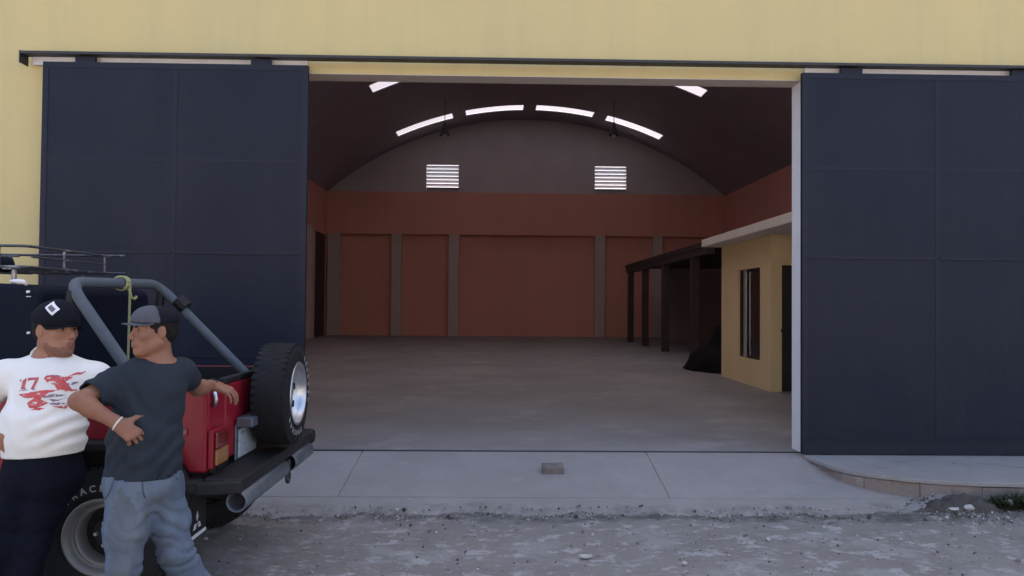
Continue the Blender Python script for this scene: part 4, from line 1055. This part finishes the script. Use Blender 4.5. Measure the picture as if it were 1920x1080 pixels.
def cap(parent, H, mats, split, tilt=.0, badge=None, brim_len=.075, up=.0, low=0, tall=0, droop=.012):
    ax = H.axes(); c = H.p(0, -.012, .052)
    lo, hi = bounds([H.p(x, y, z) for x in (-.12, .12) for y in (-.14, .13) for z in (0, .17)], .01)
    F = Field(lo, hi, .005)
    F.ell(H.p(0, -.014, .045), H.r(.088, .113, .088 + tall), ax, .01); F.ell(H.p(0, .030, .062), H.r(.078, .073, .072 + tall), ax, .03)
    F.plane(H.p(0, 0, .036 - low), -(H.z + H.y * tilt)); 
    F.ell(H.p(0, -.018, .034), H.r(.080, .102, .080 + tall), ax, 0, cut=True)
    F.ell(H.p(0, -.118, .055), H.r(.034, .03, .024), ax, .006, cut=True)
    o = F.build('cap', mats, parent, (lambda P: np.where(H.loc(P)[:, 1] > split, 0, 1)) if len(mats) > 1 else None)
    mb = MB(); nu, nv = 24, 8; V = []
    for s_ in (0, 1):
        for j in range(nv + 1):
            for i in range(nu + 1):
                a = math.pi * (i / nu); x = math.cos(a); t = j / nv
                xx = x * (.080 * (1 - t) + .078 * t) ; y0 = .088 * math.sqrt(max(0, 1 - (x * .95) ** 2)) * .62 + .004; y1 = y0 + .018 + brim_len * math.sin(a) ** .55
                y = y0 + (y1 - y0) * t; z = .041 - low - tilt * y0 - droop * x * x * min(1, t * 2) - .010 * t * math.sin(a) + up * t * math.sin(a) - .0055 * s_
                V.append(H.p(xx, y, z))
    m_ = (nu + 1) * (nv + 1); Fc = []
    for s_ in (0, 1):
        for j in range(nv):
            for i in range(nu):
                q = (s_ * m_ + j * (nu + 1) + i, s_ * m_ + j * (nu + 1) + i + 1, s_ * m_ + (j + 1) * (nu + 1) + i + 1, s_ * m_ + (j + 1) * (nu + 1) + i); Fc.append(q if s_ else q[::-1])
    rim = [nv * (nu + 1) + i for i in range(nu + 1)]
    Fc += [(rim[i], rim[i + 1], rim[i + 1] + m_, rim[i] + m_) for i in range(nu)]
    mb.add(V, Fc, 0); mb.mi = [1 if i >= nu * nv and i < 2 * nu * nv else 0 for i in range(len(Fc))]
    mb.build('brim', [mats[0], M['cap_black']], o, smooth='all')
    mb = MB(); b0 = H.p(0, -.010, .134 + tall); mb.lathe([(0, .006), (.007, .004), (.009, -.002)], b0, 'z', 12); mb.build('cap_button', mats[-1], o, smooth='all')
    return o

def project(poly, target, off, direction=(0, 1, 0), res=.006):
    """2-D outline (x, z) laid onto a garment by casting along +Y"""
    import bmesh
    bm = bmesh.new(); vs = [bm.verts.new((x, -5, z)) for x, z in poly]
    f = bm.faces.new(vs); bmesh.ops.triangulate(bm, faces=[f])
    for _ in range(6):
        le = [e for e in bm.edges if e.calc_length() > res]
        if not le: break
        bmesh.ops.subdivide_edges(bm, edges=le, cuts=1); bmesh.ops.triangulate(bm, faces=bm.faces[:])
    V = []
    for v in bm.verts:
        hit = target.ray_cast(Vector((v.co.x, 2.5, v.co.z)), Vector(direction))
        V.append(tuple(hit[0] - Vector((0, off, 0))) if hit[0] else (v.co.x, 3.9, v.co.z))
    bm.verts.index_update(); Fc = [tuple(v.index for v in f.verts) for f in bm.faces]; bm.free()
    return V, Fc

# ------------------------------------------------------------------ man in the charcoal T-shirt
YA = 3.70
pa = empty('person', (W(268, 900, YA).x, YA, 0), 'man in charcoal T-shirt and faded jeans, hand on hip, leaning on the red vehicle', 'person')
pel = A(W(268, 893, YA)); che = A(W(279, 742, YA + .01)); nb = A(W(303, 690, YA + .03)); bel = A(W(272, 822, YA))
rs, re, rw = A(W(210, 722, 3.67)), A(W(147, 752, 3.50)), A(W(222, 795, 3.535))
ls, le_, lw = A(W(340, 698, 3.80)), A(W(370, 728, 4.02)), A(W(399, 722, 4.225))
def g(px, Y, z): p = W(px, 900, Y); return np.array([p.x, Y, z])
rh, rk_, ra_ = g(243, 3.67, .80), g(236, 3.60, .46), g(226, 3.66, .085)
lh, lk, la = g(302, 3.76, .80), g(332, 3.82, .46), g(396, 4.02, .085)
HA = Head(W(289, 621, YA), (-.72, -.69, -.02), (.02, 0, 1), .945)
lo, hi = bounds([rs, re, rw, ls, lw + A((.2, .1, .1)), ra_ - A((0, .1, .1)), la + A((.1, .1, 0)), HA.p(0, 0, .15), HA.p(0, .14, 0)], .16); lo[2] = 0
F = Field(lo, hi, .0048)
F.ell(che, (.155, .103, .20), None, .04); F.ell(bel, (.135, .10, .16), None, .05); F.ell(pel, (.150, .105, .11), None, .05)
F.cone(rs, ls, .055, .055, .06); F.cone(nb + A((0, 0, -.03)), lerp(nb, rs, .8), .05, .05, .05); F.cone(nb + A((0, 0, -.03)), lerp(nb, ls, .8), .05, .05, .05)
F.cone(nb + A((0, 0, -.05)), HA.p(0, -.022, -.03), .056, .051, .03)
HA.sculpt(F)
limb(F, rs, re, .052, .044, .038); limb(F, re, rw, .040, .040, .0255, mid=.3)
limb(F, ls, le_, .050, .043, .037); limb(F, le_, lw, .039, .038, .0255, mid=.3)
hand(F, rw, (.62, .10, -.50), (.35, -.75, .45), -1, [.62, .72, .8, .85], thumb=(.25, .8, .1))
hand(F, lw, (.86, .16, -.34), (.25, -.25, .90), -1, [.62, .55, .50, .5], thumb=(.55, .75, -.45), sc_=1.08)
limb(F, rh, rk_, .075, .068, .052, .05); limb(F, rk_, ra_, .054, .052, .036)
limb(F, lh, lk, .075, .068, .052, .05); limb(F, lk, la, .054, .052, .036)
def fa(P):
    q = HA.loc(P); o = np.zeros(len(P), int)
    o[(np.abs(q[:, 0]) < .021) & (q[:, 1] > .093) & (q[:, 2] > -.077) & (q[:, 2] < -.053)] = 1
    return o
F.build('body', [M['skin_a'], M['lips_a']], pa, fa); HA.eyes(pa)
# hair
lo2, hi2 = bounds([HA.p(x, y, z) for x in (-.12, .12) for y in (-.15, .12) for z in (-.1, .16)], .01)
F = Field(lo2, hi2, .005); ax = HA.axes()
F.ell(HA.p(0, -.020, .036), HA.r(.080, .101, .088), ax, .02); F.ell(HA.p(0, -.062, -.018), HA.r(.056, .044, .050), ax, .03)
F.plane(HA.p(0, .052, .04), HA.y * 1 - HA.z * .35); F.plane(HA.p(0, -.05, -.062), -HA.z - HA.y * .15)
F.ripple(lo2, hi2, lambda x, y, z: .0025 * np.sin(x * 310 + z * 90) * np.sin(y * 270 + z * 60))
for sg in (-1, 1):
    F.cone(HA.p(sg * .072, .016, -.002), HA.p(sg * .071, .020, -.022), .010, .006, .01)
    F.ell(HA.p(sg * .085, -.012, -.010), HA.r(.030, .024, .038), ax, .008, cut=True); F.ell(HA.p(sg * .08, .045, -.035), HA.r(.04, .035, .05), ax, .01, cut=True)
F.build('hair', M['hair'], pa)
cap(pa, HA, [M['cap_grey'], M['cap_black']], .005, tilt=-.02, brim_len=.074, up=.004, low=-.008, tall=-.010)
# T-shirt
hem = W(268, 892, YA).z
lo, hi = bounds([rs, re, ls, le_, nb + A((0, 0, .05)), pel - A((.25, .2, .1)), pel + A((.25, .2, 0))], .10)
F = Field(lo, hi, .006)
F.ell(che, (.172, .120, .20), None, .04); F.ell(bel + A((.004, -.004, 0)), (.158, .124, .19), None, .06)
F.cone(lerp(bel, pel, .15), pel + A((-.002, 0, -.06)), .162, .182, .05, flat=((0, 1, 0), 1.30))
F.cone(nb + A((-.01, 0, -.045)), rs + A((.02, 0, .0)), .058, .066, .06); F.cone(nb + A((0, 0, -.04)), ls, .056, .062, .05)
rc = lerp(rs, re, .66); lc = lerp(ls, le_, .50)
F.cone(rs, rc + .25 * (A(re) - rs), .070, .066, .05); F.cone(ls, lc + .2 * (A(le_) - ls), .066, .060, .04)
F.ripple((che[0] - .25, che[1] - .25, hem - .02), (che[0] + .25, che[1] + .2, che[2] + .12), lambda x, y, z: .0055 * np.sin(z * 46 + x * 30 + 2.2 * np.sin(x * 19)) * np.sin(x * 21 + z * 9) + .0055 * np.sin((z - x * .9) * 70 + np.sin(x * 31) * 1.5) * np.clip((hem + .32 - z) * 6, 0, 1))
F.ripple(np.minimum(rs, re) - .1, np.maximum(rs, re) + .1, lambda x, y, z: .003 * np.sin((x + z) * 95 + y * 30))
F.cone(lerp(rs, re, .48), lerp(rs, re, 1.15), .056, .056, .0, cut=True); F.cone(lerp(ls, le_, .34), lerp(ls, le_, 1.2), .053, .053, .0, cut=True)
def halfcut(F, p, n, c, rad):
    """trim a sleeve end: remove what lies beyond the plane within a ball"""
    sl, P = F._sub(A(c) - rad, A(c) + rad, 0); d = (P - A(p)) @ unit(n); b = np.linalg.norm(P - A(c), axis=-1) - rad
    F.D[sl] = np.maximum(F.D[sl], -np.maximum(-d, b)).astype(np.float32)
halfcut(F, rc, re - rs, lerp(rs, re, .98), .125); halfcut(F, lc, le_ - ls, lerp(ls, le_, .92), .12)
F.plane((0, 0, hem), (0, 0, -1))
F.ripple((pel[0] - .3, pel[1] - .3, hem - .02), (pel[0] + .3, pel[1] + .3, hem + .03), lambda x, y, z: 0 * x)
F.cone(nb + A((-.004, -.006, .0)), HA.p(0, -.02, -.06), .065, .072, .008, cut=True)
F.cone(pel + A((0, 0, -.3)), pel + A((0, 0, -.02)), .172, .172, 0, cut=True, flat=((0, 1, 0), 1.33))
ta = F.build('t_shirt', M['tee_dark'], pa)
mb = MB(); ctr = nb + A((-.003, -.004, .012)); nn = unit(A(HA.p(0, -.02, -.06)) - nb); u1 = unit(np.cross(nn, (0, 1, 0))); v1 = np.cross(nn, u1)
mb.tube([Vector(ctr + (u1 * math.cos(a) + v1 * math.sin(a)) * .066) for a in np.linspace(0, 2 * math.pi, 33)], .007, 8); mb.build('neckband', M['tee_dark'], ta, smooth='all')
# jeans
lo, hi = bounds([pel + A((.2, .2, .12)), pel - A((.22, .2, 0)), ra_, la, rk_], .13); lo[2] = 0
F = Field(lo, hi, .0065)
F.ell(pel + A((0, 0, -.01)), (.176, .128, .13), None, .05); F.ell(pel + A((0, .05, -.06)), (.15, .10, .11), None, .05)
rt, lt = rh + A((.0, 0, 0)), lh + A((.0, 0, 0))
F.cone(rt, lerp(rt, rk_, .55), .102, .092, .05); F.cone(lerp(rt, rk_, .55), rk_, .090, .074, .04); F.cone(rk_, lerp(rk_, ra_, .6), .074, .070, .03); F.cone(lerp(rk_, ra_, .6), ra_ + A((0, 0, -.02)), .070, .074, .03)
F.cone(lt, lerp(lt, lk, .55), .098, .090, .045); F.cone(lerp(lt, lk, .55), lk, .090, .080, .04); F.cone(lk, lerp(lk, la, .6), .080, .080, .03); F.cone(lerp(lk, la, .6), la + A((0, 0, -.02)), .080, .084, .03)
def wob(x, y, z): return np.sin(x * 23 + z * 7 + y * 15) + .7 * np.sin(x * 41 - z * 19 + y * 9) + .5 * np.sin(z * 29 - y * 33 + x * 12)
def folds(x, y, z):
    q = wob(x, y, z); s_ = np.where(x > (pel[0] + .03), 1., .4)
    f1 = np.clip(np.sin(z * 78 + 34 * (x - pel[0]) + 1.9 * q), -.2, 1); f2 = np.clip(np.sin(z * 92 - 40 * (x - pel[0]) + 2.1 * q + 1), -.2, 1)
    return 1.6 * s_ * (.0055 * f1 * np.exp(-((z - .62) / .10) ** 2) + .006 * f2 * np.exp(-((z - .44) / .06) ** 2)) + .0022 * q + .006 * np.sin(z * 150 + 20 * x + q) * np.exp(-((z - .12) / .06) ** 2)
F.ripple(lo, hi, folds)
F.plane((0, 0, hem + .05), (0, 0, 1)); F.plane((0, 0, .045), (0, 0, -1))
def soil(P):
    o = np.zeros(len(P), int)
    w_ = np.array([mnoise.noise((p[0] * 14, p[2] * 9, 2)) + .5 * mnoise.noise((p[0] * 38, p[2] * 30, 5)) for p in P])
    c_ = rh[0] + (rk_[0] - rh[0]) * (.80 - P[:, 2]) / .34
    o[(((P[:, 0] - c_ - .015) / .055) ** 2 + ((P[:, 2] - .60) / .20) ** 2 < 1 + .9 * w_) & (P[:, 1] < rh[1])] = 1
    return o
jo = F.build('jeans', [M['denim'], M['denim_soiled']], pa, soil)
M['denim_seam'] = mat('denim_seam', (.068, .087, .126), .9, spec=.2)
tj = BVHTree.FromObject(jo, bpy.context.evaluated_depsgraph_get())
def seam(pix, r=.0035):
    pts = []
    for px, py in pix:
        p = W(px, py, 3.63); h_ = tj.ray_cast(Vector((p.x, 2.5, p.z)), Vector((0, 1, 0)))
        if h_[0]: pts.append(h_[0] + Vector((0, -.001, 0)))
    if len(pts) < 2: return
    mb = MB(); mb.tube(pts, r, 6); mb.build('seam', M['denim_seam'], jo, smooth='all')
seam([(224, 893), (222, 905), (217, 917), (210, 926), (203, 932)]); seam([(322, 893), (325, 905), (331, 916), (339, 924), (346, 928)])
seam([(276, 893), (277, 905), (277, 918), (279, 930)])

shoe(pa, ra_, (-.15, -1)); shoe(pa, la, (.45, -.85))
# wristbands
def band(at, axis, r, t, mname, n=24):
    mb = MB(); axis = unit(axis); u = unit(np.cross(axis, (0.3, 1, .2))); v = np.cross(axis, u)
    mb.tube([Vector(A(at) + (u * math.cos(a) + v * math.sin(a)) * r) for a in np.linspace(0, 2 * math.pi, n + 1)], t, 8); return mb.build('wristband', M[mname], pa, smooth='all')
band(rw - unit(rw - re) * .004, rw - re, .031, .0048, 'band_white'); band(lw - unit(lw - le_) * .004, lw - le_, .031, .0042, 'band_black')

# ------------------------------------------------------------------ man in the white T-shirt
YB = 3.97
pb = empty('person', (W(75, 900, YB).x, YB, 0), 'stocky man in white printed T-shirt, dark jeans and black cap', 'person')
pel = A(W(82, 880, YB)); che = A(W(96, 735, YB + .01)); nb = A(W(97, 666, YB + .04)); bel = A(W(82, 800, YB - .01))
rs, re, rw = A(W(12, 706, 3.99)), A(W(-52, 765, 4.03)), A(W(-8, 822, 3.84))
ls, le_, lw = A(W(178, 710, 4.03)), A(W(214, 745, 4.18)), A(W(268, 730, 4.30))
rh, rk_, ra_ = g(46, 3.97, .80), g(8, 3.92, .46), g(-12, 3.98, .085)
lh, lk, la = g(104, 3.99, .80), g(62, 3.96, .46), g(34, 3.96, .085)
HB = Head(W(105, 620, YB + .01), (.92, -.38, .02), (.05, 0, 1), 1.06)
lo, hi = bounds([rs, re, rw, ls, lw + A((.2, .05, .1)), ra_ - A((0, .1, .1)), la, HB.p(0, 0, .15), HB.p(0, .14, 0)], .15); lo[2] = 0
F = Field(lo, hi, .0050)
F.ell(che, (.172, .118, .20), None, .04); F.ell(bel + A((0, .012, 0)), (.160, .120, .18), None, .05); F.ell(pel, (.150, .110, .11), None, .05)
F.cone(rs, ls, .06, .06, .06); F.cone(nb + A((0, 0, -.03)), lerp(nb, rs, .8), .055, .055, .05); F.cone(nb + A((0, 0, -.03)), lerp(nb, ls, .8), .055, .055, .05)
F.cone(nb + A((0, 0, -.05)), HB.p(0, -.022, -.03), .070, .066, .03)
HB.sculpt(F); F.ell(HB.p(0, .02, -.078), HB.r(.058, .05, .034), HB.axes(), .03)
limb(F, rs, re, .060, .052, .046); limb(F, re, rw, .048, .046, .030, mid=.3)
limb(F, ls, le_, .060, .050, .045); limb(F, le_, lw, .047, .045, .030, mid=.3)
hand(F, rw, (.72, -.02, -.42), (-.15, -.9, -.1), -1, [.75, .8, .85, .9], thumb=(.7, .6, .2))
hand(F, lw, (.9, .15, -.1), (.1, -.15, .95), -1, [.35, .3, .3, .35])
limb(F, rh, rk_, .085, .072, .055, .05); limb(F, rk_, ra_, .056, .054, .038)
limb(F, lh, lk, .085, .072, .055, .05); limb(F, lk, la, .056, .054, .038)
def fb(P):
    q = HB.loc(P); o = np.zeros(len(P), int)
    w_ = .006 * np.sin(q[:, 0] * 160) * np.sin(q[:, 1] * 120 + 1)
    o[(q[:, 1] > .0) & (q[:, 2] < -.080 + w_ + .55 * np.clip(.06 - q[:, 1], 0, 1)) & (q[:, 2] > -.125) & (q[:, 1] > .01 + w_)] = 2
    o[(np.abs(q[:, 0]) < .020) & (q[:, 1] > .095) & (q[:, 2] > -.077) & (q[:, 2] < -.053)] = 1
    return o
F.build('body', [M['skin_b'], M['lips_a'], M['stubble']], pb, fb); HB.eyes(pb)
lo2, hi2 = bounds([HB.p(x, y, z) for x in (-.12, .12) for y in (-.15, .12) for z in (-.1, .16)], .01)
F = Field(lo2, hi2, .005); ax = HB.axes()
F.ell(HB.p(0, -.022, .034), HB.r(.079, .101, .088), ax, .02); F.ell(HB.p(0, -.062, -.02), HB.r(.06, .042, .05), ax, .03)
F.plane(HB.p(0, .05, .04), HB.y - HB.z * .35); F.plane(HB.p(0, -.05, -.045), -HB.z - HB.y * .15)
for sg in (-1, 1):
    F.ell(HB.p(sg * .085, -.012, -.010), HB.r(.030, .024, .038), ax, .008, cut=True); F.ell(HB.p(sg * .08, .045, -.03), HB.r(.04, .036, .05), ax, .01, cut=True)
F.build('hair', M['hair'], pb)
cb_ = cap(pb, HB, [M['cap_black']], 0, tilt=.14, brim_len=.060, up=.010, low=.006, tall=.012, droop=.022)
# badge on the cap, as a lozenge
tree = BVHTree.FromObject(cb_, bpy.context.evaluated_depsgraph_get())
bc = W(113, 578, YB)
def loz(cx, cz, rx, rz, rot):
    pts = [(-rx, rz), (rx, rz), (rx, -rz), (-rx, -rz)]; c_, s_ = math.cos(rot), math.sin(rot)
    return [(cx + x * c_ - z * s_, cz + x * s_ + z * c_) for x, z in pts]
off = cb_.matrix_world.translation
mb = MB(); mb.add(*project(loz(bc.x, bc.z, .031, .021, R(-40)), tree, .004)); bo = mb.build('badge', M['badge'], cb_, smooth='all', recalc=False)
mb = MB(); mb.add(*project(loz(bc.x, bc.z, .019, .010, R(-38)), tree, .006)); mb.build('badge_mark', M['badge_mark'], bo, smooth='all', recalc=False)
# white T-shirt
hem = W(82, 850, YB).z
lo, hi = bounds([rs, re, ls, le_, nb + A((0, 0, .05)), pel - A((.28, .22, .0)), pel + A((.28, .2, 0))], .10)
F = Field(lo, hi, .006)
F.ell(che, (.195, .136, .20), None, .05); F.ell(bel + A((0, -.012, 0)), (.188, .150, .20), None, .06)
F.cone(lerp(bel, pel, .1), pel + A((-.004, -.002, .02)), .198, .186, .05, flat=((0, 1, 0), 1.30))
F.cone(rs, ls, .070, .068, .05); F.cone(nb + A((0, 0, -.045)), rs + A((.03, 0, 0)), .070, .070, .05); F.cone(nb + A((0, 0, -.045)), ls, .070, .068, .05)
rc = lerp(rs, re, .72); lc = lerp(ls, le_, .75)
F.cone(rs, rc + .25 * (A(re) - rs), .078, .080, .045); F.cone(ls, lc + .2 * (A(le_) - ls), .074, .074, .045)
F.ripple((che[0] - .28, che[1] - .28, hem - .02), (che[0] + .28, che[1] + .2, che[2] + .1), lambda x, y, z: .0075 * np.sin(z * 85 + 1.8 * np.sin(x * 16) - x * 18) * np.clip((x - bel[0]) * 7 + .25, 0, 1) * np.exp(-((z - bel[2]) / .11) ** 2) + .0045 * np.sin(z * 40 + x * 34) * np.sin(x * 27 - z * 12))
F.cone(lerp(rs, re, .5), lerp(rs, re, 1.2), .068, .068, .0, cut=True); F.cone(lerp(ls, le_, .5), lerp(ls, le_, 1.2), .066, .066, .0, cut=True)
halfcut(F, rc, re - rs, lerp(rs, re, 1.05), .14); halfcut(F, lc, le_ - ls, lerp(ls, le_, 1.1), .12)
F.plane((pel[0], 0, hem), (.06, 0, -1))
F.cone(nb + A((-.004, -.012, -.008)), HB.p(0, -.02, -.06), .079, .082, .008, cut=True)
F.cone(pel + A((0, 0, -.3)), pel + A((0, 0, .03)), .176, .176, 0, cut=True, flat=((0, 1, 0), 1.33))
tb = F.build('t_shirt', M['tee_white'], pb)
mb = MB(); ctr = nb + A((-.003, -.014, .004)); nn = unit(A(HB.p(0, -.02, -.06)) - nb); nn = unit(nn + A((0, -.40, 0))); u1 = unit(np.cross(nn, (0, 1, 0))); v1 = np.cross(nn, u1)
mb.tube([Vector(ctr + (u1 * math.cos(a) + v1 * math.sin(a)) * .080) for a in np.linspace(0, 2 * math.pi, 33)], .0085, 8); mb.build('neckband', M['collar'], tb, smooth='all')
# print on the chest: '17 and torn red and violet shapes
tree = BVHTree.FromObject(tb, bpy.context.evaluated_depsgraph_get())
S = .72e-3 * 3.80 / 3.80
def rag(poly, amp=9, step=14):
    out = []
    for i in range(len(poly)):
        a, b = Vector(poly[i]), Vector(poly[(i + 1) % len(poly)]); L_ = (b - a).length; n = max(1, int(L_ / step)); nr = Vector((-(b - a).y, (b - a).x)) / max(L_, 1)
        for k in range(n):
            p = a.lerp(b, k / n); w = amp * mnoise.noise((p.x * .09, p.y * .09, 1)) if k else 0
            out.append(tuple(p + nr * w))
    return out
def zp(poly, Y=3.82):   # outline in a 5.4x enlargement of the shirt
    return [(lambda p: (p.x, p.z))(W(x / 5.4, 660 + y / 5.4, Y)) for x, y in poly]
red = [
 [(140, 292), (160, 282), (158, 302), (148, 318)],
 [(176, 300), (220, 268), (212, 368), (232, 372), (230, 384), (172, 384), (174, 372), (190, 370), (198, 302), (182, 312)],
 [(236, 270), (352, 262), (350, 284), (306, 384), (278, 382), (318, 288), (252, 292), (250, 302), (236, 302)],
 [(400, 270), (420, 246), (470, 240), (560, 262), (640, 268), (610, 300), (560, 318), (560, 356), (600, 386), (680, 398), (676, 414), (600, 412), (530, 396), (500, 340), (440, 318)],
 [(598, 262), (650, 228), (740, 216), (700, 244), (640, 252)],
 [(150, 434), (250, 420), (330, 402), (420, 392), (540, 392), (500, 412), (410, 424), (360, 440), (400, 486), (470, 520), (420, 548), (370, 566), (300, 566), (270, 520), (330, 470), (230, 466)],
 [(310, 582), (360, 566), (450, 570), (400, 590)], [(500, 545), (560, 560), (630, 540), (600, 590), (560, 578)]]
dark = [[(400, 436), (470, 430), (560, 440), (610, 446), (560, 460), (480, 466), (420, 470)], [(470, 480), (540, 492), (620, 474), (560, 506), (500, 506)],
        [(470, 522), (540, 520), (630, 536), (560, 546), (500, 540)], [(600, 330), (690, 316), (660, 344), (610, 352)], [(420, 250), (480, 236), (560, 252), (500, 262)], [(160, 394), (340, 378), (340, 384), (162, 402)]]
for nm, polys, mt in (('numeral', red[:3], 'ink_figure'), ('print', red[3:], 'ink_red'), ('print', dark, 'ink_dark')):
    mb = MB()
    for q in polys: mb.add(*project(zp(q if mt == 'ink_figure' else rag(q)), tree, .0022 if mt != 'ink_dark' else .0030))
    mb.build(nm, M[mt], tb, smooth='all', recalc=False)
# dark jeans
lo, hi = bounds([pel + A((.22, .2, .12)), pel - A((.24, .2, 0)), ra_, la, rk_], .13); lo[2] = 0
F = Field(lo, hi, .007)
F.ell(pel + A((0, 0, -.01)), (.178, .140, .14), None, .05); F.cone(pel, pel + A((0, -.005, .12)), .172, .172, .04, flat=((0, 1, 0), 1.25)); F.ell(pel + A((0, .05, -.06)), (.155, .11, .12), None, .05)
for h_, k_, a_ in ((rh, rk_, ra_), (lh, lk, la)):
    F.cone(h_, lerp(h_, k_, .55), .100, .088, .045); F.cone(lerp(h_, k_, .55), k_, .096, .080, .035); F.cone(k_, lerp(k_, a_, .6), .080, .078, .03); F.cone(lerp(k_, a_, .6), a_ + A((0, 0, -.02)), .078, .080, .03)
F.ripple(lo, hi, lambda x, y, z: .005 * np.clip(np.sin(z * 70 + 26 * x + 2 * wob(x, y, z)), -.2, 1) * np.exp(-((z - .52) / .16) ** 2) + .0022 * wob(x, y, z) + .006 * np.sin(z * 150 + 20 * x) * np.exp(-((z - .12) / .06) ** 2))
F.plane((0, 0, hem + .05), (0, 0, 1)); F.plane((0, 0, .045), (0, 0, -1))
F.build('jeans', M['denim_dark'], pb)
shoe(pb, ra_, (-.2, -1)); shoe(pb, la, (.3, -1))
